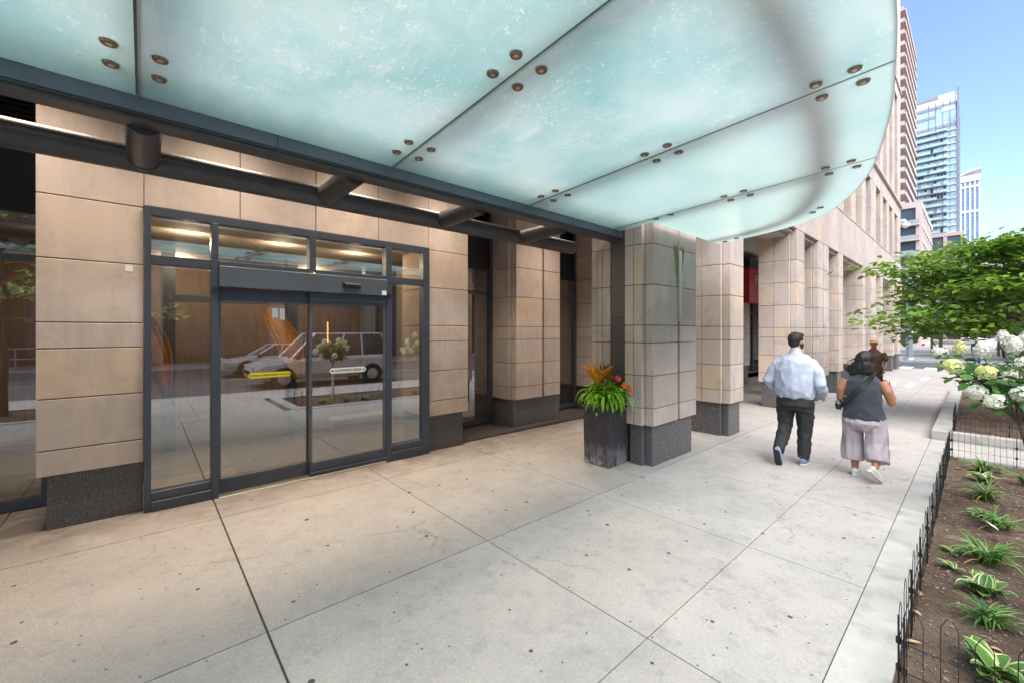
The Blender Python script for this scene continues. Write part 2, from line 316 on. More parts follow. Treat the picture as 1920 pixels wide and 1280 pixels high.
# ------------------------------------------------------------------ masonry building
BLD=empty('stone_office_building'); tag(BLD,'long beige stone building with granite-footed piers, tall slot windows and glazed automatic entrance','building')
def rt():
    r=random.random(); return .12+.7*r if random.random()>.12 else .97
def course(mb,x0,x1,y0,y1,z0,z1,j=.005,sk=True):
    mb.box(x0+j*0,x1-j*0,y0,y1,z0+j,z1-j,rt(),c=.003)
CZ=[.5,.745,1.19,1.635,1.875,2.43,2.985,3.53,4.28]
WZ=[.5,.73,1.19,1.64,1.875,2.45,3.02,3.8,4.58]
def pier(x0,x1,y0=2.9,dep=.82,zs=CZ,groove=None,name='stone_pier',notch=(1,1),vj=None,foot=-.5):
    """one masonry pier: stacked blocks with open dark joints, stepped front corners, granite foot"""
    mb=MB(); n0,n1=.075*notch[0],.075*notch[1]
    yb=y0+dep; ys=y0+.13
    # core (mortar)
    mb.box(x0+.014,x1-.014,ys+.014,yb-.014,zs[0]+.006,zs[-1]-.002,-1)
    xs=[(x0+n0,x1-n1)] if groove is None else [(x0+n0,groove-.035),(groove+.035,x1-n1)]
    for a,b in xs: mb.box(a+.014,b-.014,y0+.014,ys+.02,zs[0]+.006,zs[-1]-.002,-1)
    for k in range(len(zs)-1):
        z0,z1=zs[k],zs[k+1]
        for a,b in xs: mb.box(a,b,y0,ys-.004,z0+.005,z1-.005,rt(),c=.004)
        yj=vj or (ys+yb)/2
        xm=(x0+x1)/2
        for (a,b) in ((x0,xm-.004),(xm+.004,x1)):
            mb.box(a,b,ys+.004,yj-.004,z0+.005,z1-.005,rt(),c=.004)
            mb.box(a,b,yj+.004,yb,z0+.005,z1-.005,rt(),c=.004)
    o=mb.build(name,STONE,BLD)
    mb=MB(); i=.05
    mb.box(x0+i,x1-i,ys+i-.02,yb-i,foot,zs[0]-.003,.5,c=.004); mb.box(x0+n0+i,x1-n1-i,y0+i,ys+i-.024,foot,zs[0]-.003,.5,c=.004)
    mb.build('granite_base',GRAN,o)
    return o
P0=13.85; PER=8.7
# front colonnade
wide=[-12.25,-3.55,5.10,13.85,22.55]; 
col1=pier(5.075,6.50,groove=5.865,dep=.40,name='stone_pier')
for x in (-3.5,): pier(x,x+1.42,groove=x+.71,dep=.95)
pier(-12.2,-10.7)
# back half of the first pier: grey metal strip and slim stone return
mb=MB(); mb.box(5.10,6.47,3.306,3.55,-.2,1.985,.5); mb.box(5.10,6.47,3.306,3.55,1.997,4.28,.5)
mb.box(5.12,6.45,3.32,3.54,1.98,2.0,.5)
mb.build('grey_metal_panel',GREYP,BLD)
pier(5.075,6.50,y0=3.554,dep=.32,notch=(0,0),vj=3.78)
pier(7.70,8.47)
pier(11.80,12.62)
for p in range(3):
    X=13.85+p*PER
    pier(X,X+1.38,groove=X+.69)
    if p<2:
        pier(X+2.58,X+3.36); pier(X+6.72,X+7.5)
    elif p==2: pass
# upper facade
def strip(mb,x0,x1,y0,y1,zlist,cz=.005):
    for a,b in zip(zlist[:-1],zlist[1:]): mb.box(x0,x1,y0,y1,a+cz,b-cz,rt(),c=.003)
TOP=24.0
def facade():
    mb=MB()
    xs0=-12.2; xe=32.7
    # spandrel between ground floor and second floor
    edges=[]; x=xs0
    p=-3
    per=[]
    for q in range(-3,4):
        X=13.85+q*PER; per.append(X)
    cuts=[]
    for X in per:
        for d_ in (0,.69,1.38,2.58,3.36,4.48,5.6,6.72,7.5): cuts.append(X+d_)
    cuts=[c_ for c_ in cuts if xs0<=c_<=xe]+[xe]
    cuts=sorted(set(cuts))
    mb.box(xs0+.02,xe-.02,2.92,3.6,4.286,5.69,-1)
    for a,b in zip(cuts[:-1],cuts[1:]):
        g_=.005
        mb.box(a+g_,b-g_,2.9,2.99,4.285,5.0 if False else 5.66,rt(),c=.003)
    mb.box(xs0,xe,3.58,3.74,4.285,5.7,.5)
    mb.box(xs0,xe,3.0,3.58,4.281,4.284,.45)
    # projecting thin sill course
    def floor_band(z0,z1,wt,first):
        mb.box(xs0,xe,2.885,3.0,z0-.04,z0,.6,c=.004)
        for X in per:
            segs=[(X,X+1.35)]+[(X+1.35+1.22+i*2.04,X+1.35+1.22+i*2.04+.82) for i in range(3)]
            for k,(a,b) in enumerate(segs):
                if b<xs0 or a>xe: continue
                a=max(a,xs0); b=min(b,xe)
                zz=list(np.linspace(z0,wt,max(2,int(round((wt-z0)/1.2))+1)))
                mb.box(a+.015,b-.015,2.915,3.55,z0,wt,-1)
                if k==0:
                    gm=(a+b)/2
                    strip(mb,a,gm-.03,2.9,3.55,zz); strip(mb,gm+.03,b,2.9,3.55,zz)
                else: strip(mb,a,b,2.9,3.55,zz)
        # head
        for a,b in zip(cuts[:-1],cuts[1:]): mb.box(a+.005,b-.005,2.9,3.55,wt+.005,z1-.045,rt(),c=.003)
        mb.box(xs0,xe-.02,2.93,3.5,wt+.01,z1,-1)
    floor_band(5.70,8.83,8.12,True)
    mb.box(xs0,xe+.06,2.80,3.5,8.83,8.95,.55,c=.01)
    floor_band(8.99,15.4,14.7,False)
    mb.box(xs0,xe+.05,2.84,3.5,15.4,15.52,.55,c=.01)
    floor_band(15.56,TOP,22.6,False)
    mb.box(xs0,xe+.1,2.75,3.6,TOP-.04,TOP+.25,.55,c=.01)
    # end wall towards the cross street
    mb.box(xe-.45,xe,3.56,22,4.3,TOP,.5); mb.box(xe-.45,xe,3.76,22,-.6,4.28,.5)
    mb.box(xs0,xs0+.4,3.56,22,-.5,TOP,.5)
    mb.box(xs0,xe,21.5,22,-.5,TOP,.5); mb.box(xs0,xe,3.6,22,TOP-.3,TOP-.05,.5)
    return mb.build('facade_wall',STONE,BLD)
facade()
# lintel mouldings over the openings of the colonnade
ops=[(-10.7,-3.5),(-2.08,5.075),(6.50,7.70),(8.47,11.80),(12.62,13.85)]
for p in range(2):
    X=13.85+p*PER; ops+=[(X+1.38,X+2.58),(X+3.36,X+6.72),(X+7.5,X+8.7)]
mb=MB()
for a,b in ops:
    mb=MB(); mb.box(a,b,2.98,3.10,4.20,4.2805,.7,c=.004); mb.box(a,b,3.10,3.62,4.12,4.2805,.5,c=.004); mb.build('lintel_moulding',STONE,BLD)
mb=MB()
for a,b in zip((-2.07,-.6,.8,2.2,3.6),(-.6,.8,2.2,3.6,5.07)): mb.box(a+.004,b-.004,2.9,3.20,3.95,4.19,rt(),c=.004)
mb.build('added_sun_block_stone',STONE,BLD)  # unseen stone course added to block sun entering above the canopy
# upper windows: frame + glass + inner dark room face
def window(x0,x1,y,z0,z1,bars=(),name='window',jam=.06,depth=.1,dark=True,pn=None,lv=None,mull=()):
    mb=MB(); 
    mb.box(x0,x0+jam,y,y+depth,z0,z1,.5); mb.box(x1-jam,x1,y,y+depth,z0,z1,.5)
    mb.box(x0+jam,x1-jam,y,y+depth,z1-jam,z1,.5); mb.box(x0+jam,x1-jam,y,y+depth,z0,z0+jam*1.3,.5)
    for b in bars: mb.box(x0+jam,x1-jam,y-.004,y+depth-.004,b,b+.06,.5)
    for b in mull: mb.box(b,b+.06,y+.004,y+depth-.008,z0+jam*1.3,z1-jam,.5)
    if pn: mb.box(x0+jam,x1-jam,y+.02,y+depth-.02,pn[0],pn[1],.5,1)
    o=mb.build(name,[FRAME,NAVY],BLD)
    g_=MB(); g_.add([(x0+jam,y+.05,z0),(x1-jam,y+.05,z0),(x1-jam,y+.05,pn[0] if pn else z1-jam),(x0+jam,y+.05,pn[0] if pn else z1-jam)],[(0,1,2,3)])
    g_.build('glass_pane',GLASS,o)
    return o
proto=None
for (z0,z1) in ((5.70,8.12),(8.99,14.7),(15.56,22.6)):
    pr=None
    for q in range(1,4 if False else 4):
        pass
    xs=[]
    for X in [13.85+PER*q for q in range(-1,3)]:
        for i in range(4):
            a=X+1.35+i*2.04
            if a+1.22<32.5: xs.append(a)
    for a in xs:
        if a<9: continue
        if pr is None:
            pr=window(0,1.22,3.30,z0,z1,bars=[z0+1.15] if z1<9 else [z0+1.1,z0+2.9,z0+3.6]); pr.location.x=a
        else:
            c_=copy_tree(pr,BLD); c_.location.x=a
# dim rooms behind the upper windows
mb=MB(); mb.box(-12,32.2,3.9,4.0,5.75,TOP-.4,.5)
for z in (8.5,15.3): mb.box(-12,32.2,3.4,3.9,z,z+.1,.5)
mb.build('room_wall',mat('dim_room',(.16,.15,.14),.9),BLD)

# ---- recessed ground-floor wall
def wall_block(mb,x0,x1,y0,y1,zs,groove=None,notch=(0,0)):
    mb.box(x0+.014,x1-.014,y0+.014,y1-.014,zs[0]+.006,zs[-1]-.002,-1)
    for a,b in zip(zs[:-1],zs[1:]): mb.box(x0,x1,y0,y1,a+.005,b-.005,rt(),c=.004)
def back_pier(x0,x1,y0,y1,zs,foot=True,groove=None,fi=(.045,.045)):
    mb=MB()
    if groove is None: wall_block(mb,x0,x1,y0,y1,zs)
    else:
        n=.075
        mb.box(x0+.014,x1-.014,y0+.14,y1-.014,zs[0]+.006,zs[-1]-.002,-1)
        for a,b in ((x0+n,groove-.025),(groove+.025,x1-n)):
            mb.box(a+.014,b-.014,y0+.014,y0+.15,zs[0]+.006,zs[-1]-.002,-1)
            for p_,q_ in zip(zs[:-1],zs[1:]): mb.box(a,b,y0,y0+.126,p_+.005,q_-.005,rt(),c=.004)
        for p_,q_ in zip(zs[:-1],zs[1:]):
            t_=rt(); mb.box(x0,x1,y0+.134,y1,p_+.005,q_-.005,t_,c=.004)
    o=mb.build('wall_pier',STONE,BLD)
    if foot:
        mb=MB(); mb.box(x0+fi[0],x1-fi[1],y0+.045,y1-.03,-.4,zs[0]-.003,.5,c=.004); mb.build('granite_base',GRAN,o)
    return o
back_pier(-.71,-.001,5.5,6.34,WZ,fi=(.06,.004)); back_pier(3.212,3.94,5.5,6.34,WZ,fi=(.004,.07))
mb=MB(); xs=[0,.81,1.61,2.43,3.211]
mb.box(.01,3.2,5.52,6.3,3.05,4.57,-1)
for a,b in zip(xs[:-1],xs[1:]):
    mb.box(a+.004,b-.004,5.5,6.34,3.045,3.795,rt(),c=.004); mb.box(a+.004,b-.004,5.5,6.34,3.805,4.58,rt(),c=.004)
mb.build('stone_lintel',STONE,BLD)
back_pier(5.13,6.50,5.72,6.5,CZ,groove=5.93)
back_pier(-3.5,-2.1,5.72,6.5,CZ,groove=-2.8)
back_pier(7.70,8.47,5.72,6.5,CZ); back_pier(11.8,12.62,5.72,6.5,CZ)
back_pier(13.85,15.2,5.72,6.5,CZ,groove=14.5); back_pier(16.4,17.2,5.72,6.5,CZ)
back_pier(20.57,21.35,5.72,6.5,CZ); back_pier(22.55,23.9,5.72,6.5,CZ,groove=23.2)
# ground-floor windows with louvres above
def slot_window(x0,x1,mull=()):
    o=window(x0,x1,6.33,.02,3.8,bars=[2.50],jam=.07,pn=(2.98,3.73),mull=mull)
    mb=MB(); mb.box(x0,x1,6.45,6.5,3.8,4.58,.5)
    n=13
    for k in range(n):
        z=3.83+k*.058; mb.add([(x0+.02,6.33,z),(x1-.02,6.33,z),(x1-.02,6.42,z+.05),(x0+.02,6.42,z+.05),(x0+.02,6.33,z-.008),(x1-.02,6.33,z-.008),(x1-.02,6.42,z+.042),(x0+.02,6.42,z+.042)],[(0,1,2,3),(4,7,6,5),(0,4,5,1)],.5)
    mb.build('louvre',NAVY,BLD)
    return o
for a,b,m_ in [(-2.1,-.71,()),(3.94,5.13,()),(6.5,7.7,(7.05,)),(8.47,11.8,(9.6,10.7)),(12.62,13.85,()),(15.2,16.4,()),(17.2,20.57,(18.3,19.4)),(21.35,22.55,())]: slot_window(a,b,m_)
mb=MB(); mb.box(-12.0,-3.5,5.9,6.2,-.2,4.58,.5); mb.box(23.9,32.2,5.9,6.2,-.6,4.28,.5); mb.build('plain_wall',STONE,BLD)
# soffit of the recess
mb=MB(); mb.box(-12.1,32.2,3.745,6.6,4.59,4.68,.5); 
mb.build('soffit',mat('soffit_plaster',(.68,.64,.58),.8,0,.06),BLD)
# ------------------------------------------------------------------ entrance
F=MB(); yf=5.46
def fb(x0,x1,z0,z1,y0=yf,y1=yf+.12,mi=0,c=.003,mb=None): (mb or F).box(x0,x1,y0,y1,z0,z1,.5,mi,c)
fb(0.002,.055,0,3.035); fb(3.10,3.208,-.04,3.035); fb(.055,3.10,2.955,3.035)
fb(.54,.605,-.01,2.955,yf-.01); fb(2.515,2.60,-.03,2.955,yf-.01)
fb(1.525,1.60,2.54,2.955)
for a,b in ((.055,.54),(.605,1.525),(1.60,2.515),(2.60,3.10)): fb(a,b,2.465 if b<.6 or a>2.55 else 2.50,2.555 if True else 0,yf+.004)
for a,b in ((.055,.54),(2.60,3.10)): fb(a,b,-.04,.10,yf-.015); fb(a,b,.104,.19,yf+.01)
dfr=F.build('door_frame',FRAME,BLD)
def pane(x0,x1,z0,z1,y,name,par,m=None):
    g_=MB(); g_.add([(x0,y,z0),(x1,y,z0),(x1,y,z1),(x0,y,z1)],[(0,1,2,3)]); return g_.build(name,m or GLASS,par)
for a,b in ((.055,.54),(.605,1.525),(1.60,2.515),(2.60,3.10)): pane(a,b,2.55,2.96,yf+.06,'transom_glass',dfr)
for a,b in ((.055,.54),(2.60,3.10)): pane(a,b,.18,2.47,yf+.06,'sidelight_glass',dfr)
H_=MB(); H_.box(.607,2.513,yf-.06,yf+.16,2.275,2.498,.5,0,.006); hd=H_.build('door_operator_header',FRAMEL,BLD)
s_=MB(); s_.tube([(1.92,yf-.075,2.385),(2.12,yf-.075,2.385)],.03,14); s_.box(1.90,2.14,yf-.068,yf-.058,2.35,2.42,.5,0,.004); s_.build('motion_sensor',BLACK,hd)
for x,z in ((.572,2.24),(2.56,2.28)):
    s_=MB(); s_.tube([(x,yf-.03,z),(x,yf-.008,z)],.028,16); s_.build('door_button',BLACK,dfr)
def leaf(x0,x1,y,top,bot,sill):
    D=MB(); st=.028
    D.box(x0,x1,y,y+.045,top,2.27,.5,0,.003); D.box(x0,x1,y,y+.045,bot,.175,.5,0,.003)
    D.box(x0,x0+st,y,y+.045,.175,top,.5,1,.002); D.box(x1-st,x1,y,y+.045,.175,top,.5,1 if x0>1 else 0,.002)
    if x0>1: D.box(x0,x1,y-.012,y,top+.05,2.2,.5,1,.002); D.box(x0,x1,y-.03,y-.013,.03,.06,.5,0,.002)
    d_=D.build('sliding_door',[FRAME,FRAMEL],BLD); pane(x0+st,x1-st,.175,top,y+.02,'glass_pane',d_); return d_
dl=leaf(.607,1.56,yf+.07,2.13,.015,0); dr=leaf(1.53,2.512,yf+.0,2.13,-.002,0)
t_=MB(); t_.box(.607,2.512,yf-.03,yf+.17,-.05,.004,.5,0,.002); t_.build('door_threshold',CHROME,BLD)
# writing on the doors
DG=None
def text_obj(s,size,name,m,parent=None,ext=.0008,align='CENTER'):
    cu=bpy.data.curves.new('t','FONT'); cu.body=s; cu.size=size; cu.extrude=ext; cu.align_x=align; cu.align_y='CENTER'
    ob=bpy.data.objects.new('t',cu); COL.objects.link(ob); dg=bpy.context.evaluated_depsgraph_get(); dg.update()
    me=bpy.data.meshes.new_from_object(ob.evaluated_get(dg)); bpy.data.objects.remove(ob)
    o=bpy.data.objects.new(name,me); COL.objects.link(o); me.materials.clear(); me.materials.append(m)
    if parent is not None: o.parent=parent
    o.rotation_euler=(math.radians(90),0,0); return o
YST=mat('yellow_vinyl',(.80,.72,.02),.5,0,.03); WST=mat('white_vinyl',(.80,.84,.82),.5,0,.03); INK=mat('dark_ink',(.03,.03,.03),.6,0,0)
def pill(x0,x1,z0,z1,y,m,par,name):
    h=(z1-z0)/2; zc=(z0+z1)/2; P_=MB(); pts=[(x0,zc),(x0+h*.8,z0),(x1-h*.8,z0),(x1,zc),(x1-h*.8,z1),(x0+h*.8,z1)]
    P_.add([(x,y,z) for x,z in pts]+[(x,y+.0015,z) for x,z in pts],[(0,1,2,3,4,5),(11,10,9,8,7,6)]+[(i,(i+1)%6,6+(i+1)%6,6+i) for i in range(6)])
    return P_.build(name,m,par)
st=pill(.885,1.345,1.255,1.315,yf+.086,YST,dl,'caution_sticker'); st['label']='yellow hexagonal strip sticker reading caution automatic door stand clear'
tx=text_obj('CAUTION: AUTOMATIC DOOR STAND CLEAR',.0235,'sticker_lettering',INK,dl); tx.location=(1.115,yf+.0845,1.285); tx.scale=(.92,1.3,1)
st=pill(1.765,2.245,1.255,1.325,yf+.016,WST,dr,'automatic_door_sticker'); st['label']='pale strip sticker reading automatic door between two arrows'
tx=text_obj('AUTOMATIC DOOR',.044,'sticker_lettering',INK,dr); tx.location=(2.005,yf+.0145,1.29); tx.scale=(.86,1,1)
A_=MB()
for s in (-1,1):
    xc=2.005+s*.2; A_.add([(xc+s*.022,yf+.0145,1.29),(xc-s*.002,yf+.0145,1.306),(xc-s*.002,yf+.0145,1.274)],[(0,1,2)]); A_.add([(xc-s*.016,yf+.0145,1.286),(xc,yf+.0145,1.286),(xc,yf+.0145,1.294),(xc-s*.016,yf+.0145,1.294)],[(0,1,2,3)])
A_.build('sticker_arrow',INK,dr)
for x0,x1,z0,z1 in ((1.135,1.20,1.955,2.065),(1.215,1.27,1.93,2.065)):
    s_=MB(); s_.box(x0,x1,yf+.0855,yf+.087,z0,z1,.5); s_.build('notice_sticker',WST,dl)
s_=MB(); s_.box(2.43,2.495,yf-.0625,yf-.061,2.285,2.345,.5); s_.build('notice_sticker',WST,hd)
s_=MB(); s_.box(-.135,-.08,5.497,5.4995,2.375,2.435,.5); s_.build('notice_sticker',WST,BLD)
# interior of the lobby
LB=empty('entrance_lobby',(0,0,0)); tag(LB,'dim lobby room behind the glass entrance with wood back wall and dark tiled floor','room')
FLT=mat('lobby_tile',(.09,.085,.08),.25,0,.2,1); WOOD=mat('walnut_panel',(.26,.18,.125),.5,0,.25,4,aniso=(6,6,.5)); CEIL=mat('lobby_ceiling',(.26,.22,.19),.8,0,.05)
mb=MB(); mb.box(-2.4,7.6,5.62,10.6,-.06,-.012,.5); mb.build('lobby_floor',FLT,LB)
mb=MB(); mb.box(-2.4,7.6,6.52,10.6,3.1,3.2,.5); mb.box(.0,3.2,5.6,6.52,3.04,3.045,.5); mb.build('lobby_ceiling',CEIL,LB)
mb=MB(); mb.box(-2.4,7.6,10.6,10.7,-.1,3.2,.5); mb.box(-2.5,-2.4,6.5,10.6,-.1,3.2,.5); mb.box(7.6,7.7,6.5,10.6,-.1,3.2,.5); mb.build('wood_wall',WOOD,LB)
mb=MB()
for x in (.2,1.9,3.3,3.75): mb.box(x,x+.16,8.1,8.3,-.02,3.09,.5)
mb.box(.36,3.3,8.15,8.25,2.25,2.35,.5); mb.build('inner_door_frame',FRAME,LB)
mb=MB(); mb.box(3.96,4.1,6.6,8.1,-.02,3.09,.5); mb.box(4.1,5.3,7.3,7.36,-.02,3.09,.5); mb.build('partition_wall',mat('beige_partition',(.38,.34,.29),.8),LB)
mb=MB(); mb.box(.9,2.7,5.9,7.9,-.012,.0,.5,c=.004); o=mb.build('floor_mat',mat('charcoal_mat',(.03,.03,.032),.95,0,.2,80)); tag(o,'charcoal entrance mat on the lobby floor just inside the sliding doors','mat')
LAMPW=emis('warm_lamp',(1,.68,.35),2.2)
tube=MB(); tube.box(3.02,3.04,9.5,9.53,1.55,2.0,.5); o=tube.build('light_bar',emis('amber_bar',(1,.45,.1),1.1)); tag(o,'slim vertical glowing light bar deep inside the lobby right of the inner doors','light')
k=0
for x,y in ((.45,6.9),(1.55,6.9),(2.65,6.9),(.45,9.3),(2.65,9.3)):
    D=empty('ceiling_downlight',(x,y,3.1)); tag(D,['lobby downlight above the left sidelight pane','lobby downlight seen through the left middle transom','lobby downlight seen through the right middle transom','rear lobby downlight at the left by the wood wall','rear lobby downlight at the right by the wood wall'][k],'light','round lobby ceiling downlights'); k+=1
    m_=MB(); m_.tube([(0,0,-.012),(0,0,.0)],.075,20); m_.build('trim_ring',WHITE,D)
    m_=MB(); m_.tube([(0,0,-.016),(0,0,-.0125)],.055,20); m_.build('lamp_lens',LAMPW,D)
    L=bpy.data.lights.new('downlight','POINT'); L.energy=18; L.color=(1,.74,.45); L.shadow_soft_size=.08; lo=bpy.data.objects.new('downlight_lamp',L); COL.objects.link(lo); lo.parent=D; lo.location=(0,0,-.12)
# golden hanging sculpture and a bench of plants
GOLD=mat('golden_ribbed_metal',(.80,.47,.12),.4,.25,.2,8)
S=empty('golden_sculpture',(1.72,7.6,.45)); S.scale=(.62,.62,.78); tag(S,'tall twisting golden ribbed sculpture hanging inside the lobby behind the doors','sculpture')
m_=MB(); n=30; ring=[]
for i in range(n+1):
    u=i/n; wd=.05+.30*math.sin(math.pi*(.12+.80*u))**1.2*(1-.45*u); row=[]
    for j in range(15):
        v=j/14-.5; row.append((-.32+.72*u+.12*math.sin(3*u)+v*2*wd*.95, .05*math.sin(6*v)+(.028 if j%2 else -.028)-.24*v*wd*2, 2.12-1.45*u+.10*math.cos(v*3)*(1-u)+v*.15))
    ring.append(row)
vs=[p for r_ in ring for p in r_]; fs=[(i*15+j,i*15+j+1,(i+1)*15+j+1,(i+1)*15+j) for i in range(n) for j in range(14)]
m_.add(vs,fs,.5); m_.build('twisted_body',GOLD,S)
m_=MB(); m_.tube([(-.3,.0,2.1),(-.3,0,3.35)],.006,6); m_.build('hanging_wire',BLACK,S)
D=empty('lobby_bench',(3.0,7.55,0)); tag(D,'low pale block bench inside the lobby behind the right sliding door','bench'); m_=MB(); m_.box(-.55,.55,-.2,.2,.03,.26,.5,c=.01); m_.build('bench_block',CEIL,D); m_=MB(); m_.box(-.5,.5,-.15,.15,-.012,.03,.5); m_.build('bench_foot',BLACK,D)

for ch in ():
    pass
S2=copy_tree(S); S2.location=(.02,7.1,.45); S2.rotation_euler=(0,0,.6); S2['label']='second golden ribbed sculpture partly seen at the left edge of the left sidelight'; S2['group']='golden lobby sculptures'; S['group']='golden lobby sculptures'
# ------------------------------------------------------------------ glass canopy
CN=empty('glass_canopy',(0,0,0)); tag(CN,'sweeping frosted teal glass canopy on dark steel tubes above the entrance','canopy')
def zg(y): return 3.205+.05*(3.4-y)        # underside of the glass rises towards the street
EDGE=[(1.6,.215),(2.65,.25),(3.27,.31),(3.97,.40),(4.9,.585),(5.5,.75),(6.01,.955),(6.38,1.15),(6.63,1.34),(6.85,1.62),(7.0,1.96),(7.08,2.4),(7.11,2.85)]
def spl(pts,n):
    out=[]
    for i in range(len(pts)-1):
        p0=pts[max(i-1,0)];p1=pts[i];p2=pts[i+1];p3=pts[min(i+2,len(pts)-1)]
        for k in range(n):
            t=k/n; out.append(tuple(.5*((2*p1[a])+(-p0[a]+p2[a])*t+(2*p0[a]-5*p1[a]+4*p2[a]-p3[a])*t*t+(-p0[a]+3*p1[a]-3*p2[a]+p3[a])*t**3) for a in range(len(p1))))
    out.append(tuple(pts[-1])); return out
ER=spl(EDGE,4); EL=[(3.2-x,y) for x,y in ER[::-1]]; EFULL=EL[:-1]+ER
def yedge(x):
    for (a,b),(c_,d_) in zip(EFULL[:-1],EFULL[1:]):
        if a<=x<=c_: return b+(d_-b)*(x-a)/max(1e-9,c_-a)
    return 2.8
JX=[-3.91,-1.66,-.03,1.60,3.24,4.88,7.11]
TN=[.9,1,1.,.95,.45,.2]
CTOP=glass_mat('canopy_top_glass',(.97,.99,.98),.0,1.)
EDGEM=mat('green_glass_edge',(.12,.36,.28),.25,0,.1)
for i in range(6):
    a,b=JX[i]+(.006 if i else 0),JX[i+1]-(.006 if i<5 else 0)
    xs=sorted(set([a,b]+[x for x,_ in EFULL if a+.01<x<b-.01]+list(np.linspace(a,b,9))))
    if i==5: xs=[x for x in xs if not 5.02<x<5.10]+[5.04,5.0401]; xs=sorted(xs)
    if i==0: xs=[x for x in xs if not -1.9<x<-1.84]+[-1.84,-1.8401]; xs=sorted(xs)
    mb=MB(); rows=[]
    for x in xs:
        yi=3.345
        if x>5.04 or x<-1.84: yi=2.85
        ye=yedge(x); ye=min(ye,yi-.0)
        rows.append([(x,yi+(ye-yi)*k/8) for k in range(9)])
    n=len(rows)
    top=[];bot=[]
    for r_ in rows:
        for (x,y) in r_: bot.append((x,y,zg(y))); top.append((x,y,zg(y)+.021))
    fs=[]
    for p in range(n-1):
        for k in range(8): fs.append((p*9+k,(p+1)*9+k,(p+1)*9+k+1,p*9+k+1))
    N_=len(bot)
    mb.add(bot,[f[::-1] for f in fs],TN[i],0); mb.add(top,fs,TN[i],2)
    bd=[]
    for p in range(n-1): bd.append((p*9,(p+1)*9)); bd.append(((p+1)*9+8,p*9+8))
    for k in range(8): bd.append((k+1,k)); bd.append(((n-1)*9+k,(n-1)*9+k+1))
    mb.add(bot+top,[(u,v,v+N_,u+N_) for u,v in bd],.5,1)
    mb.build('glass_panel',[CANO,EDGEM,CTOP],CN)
SIL=mat('silicone',(.10,.16,.13),.5)
for j in JX[1:-1]:
    y0=yedge(j); mb=MB()
    mb.add([(j-.005,3.34,zg(3.34)+.008),(j+.005,3.34,zg(3.34)+.008),(j+.005,y0+.01,zg(y0)+.008),(j-.005,y0+.01,zg(y0)+.008)],[(0,1,2,3)])
    mb.build('joint_sealant',SIL,CN)
mb=MB(); mb.box(-1.9,5.10,3.36,3.372,3.10,3.212,.5,0); mb.box(-1.9,5.10,3.372,3.52,3.075,3.20,.5,0,.006); mb.box(-1.9,5.10,3.35,3.362,3.118,3.208,.5,1)
for x in (.72,4.0): mb.box(x,x+.004,3.347,3.35,3.118,3.208,.5,0)
mb.build('edge_beam',[STEEL,BEAM],CN)
mb=MB(); mb.tube([(-2.08,4.3,3.12),(5.12,4.3,3.12)],.1,28); mb.build('long_tube',STEEL,CN)
for x in (-1.33,0.0,1.34,2.68,3.99):
    mb=MB(); mb.tube([(x,3.5,3.13),(x,4.32,3.12)],.097,26); mb.tube([(x,4.20,3.12),(x,4.215,3.12)],.101,26); mb.build('cross_tube',STEEL,CN)
# carrier tubes above the glass
for j in [-1.66,-.03,1.6,3.24,4.88]:
    y0=yedge(j)+.42
    mb=MB(); mb.tube([(j,3.44,zg(3.44)+.24),(j,y0,zg(y0)+.24)],.085,18); mb.build('carrier_tube',STEEL,CN)
mb=MB(); ins=[]
for i in range(1,len(EFULL)-1):
    a=Vector((*EFULL[i-1],0)); b=Vector((*EFULL[i+1],0)); t=(b-a).normalized(); nrm=Vector((-t.y,t.x,0)); p=Vector((*EFULL[i],0))+nrm*.33
    if p.y<3.3: ins.append((p.x,p.y,zg(p.y)+.20))
mb.tube([ins[0]]+ins[3:-3:2]+[ins[-1]],.10,18); mb.build('curved_rim_tube',STEEL,CN)
def bolt(x,y):
    z=zg(y); mb=MB(); r=.034
    mb.tube([(x,y,z-.013),(x,y,z-.004)],[r*.96,r],22,mi=0,smooth=False); mb.tube([(x,y,z-.0039),(x,y,z+.0)],r*1.12,22,mi=1,smooth=False)
    mb.tube([(x,y,z-.0145),(x,y,z-.0131)],r*.42,14,mi=1,smooth=False)
    mb.tube([(x,y,z+.02),(x,y,z+.10)],.014,8,mi=1)
    mb.build('glass_bolt',[COPPER,CHROME],CN)
BL=[]
for j in [-1.66,-.03,1.6,3.24,4.88]:
    yo=yedge(j)
    for y in (2.86,3.06): 
        if j==4.88: BL+= [(4.90,2.53),(4.91,2.73)]; break
        BL+=[(j-.1,y),(j+.095,y)]
    for y in (1.65,1.85): BL+=[(j-.1,y),(j+.095,y)]
    if j>3: 
        o_=.17; BL+=[(j-.1,yo+o_),(j+.1,yo+o_-.01),(j-.1,yo+o_+.19),(j+.1,yo+o_+.2)]
    else: BL+=[(j-.1,yo+.2),(j+.1,yo+.2),(j-.1,yo+.4),(j+.1,yo+.4)]
BL+=[(6.2,1.27),(6.35,1.38),(6.95,2.5),(7.02,2.7)]
for b in BL: bolt(*b)
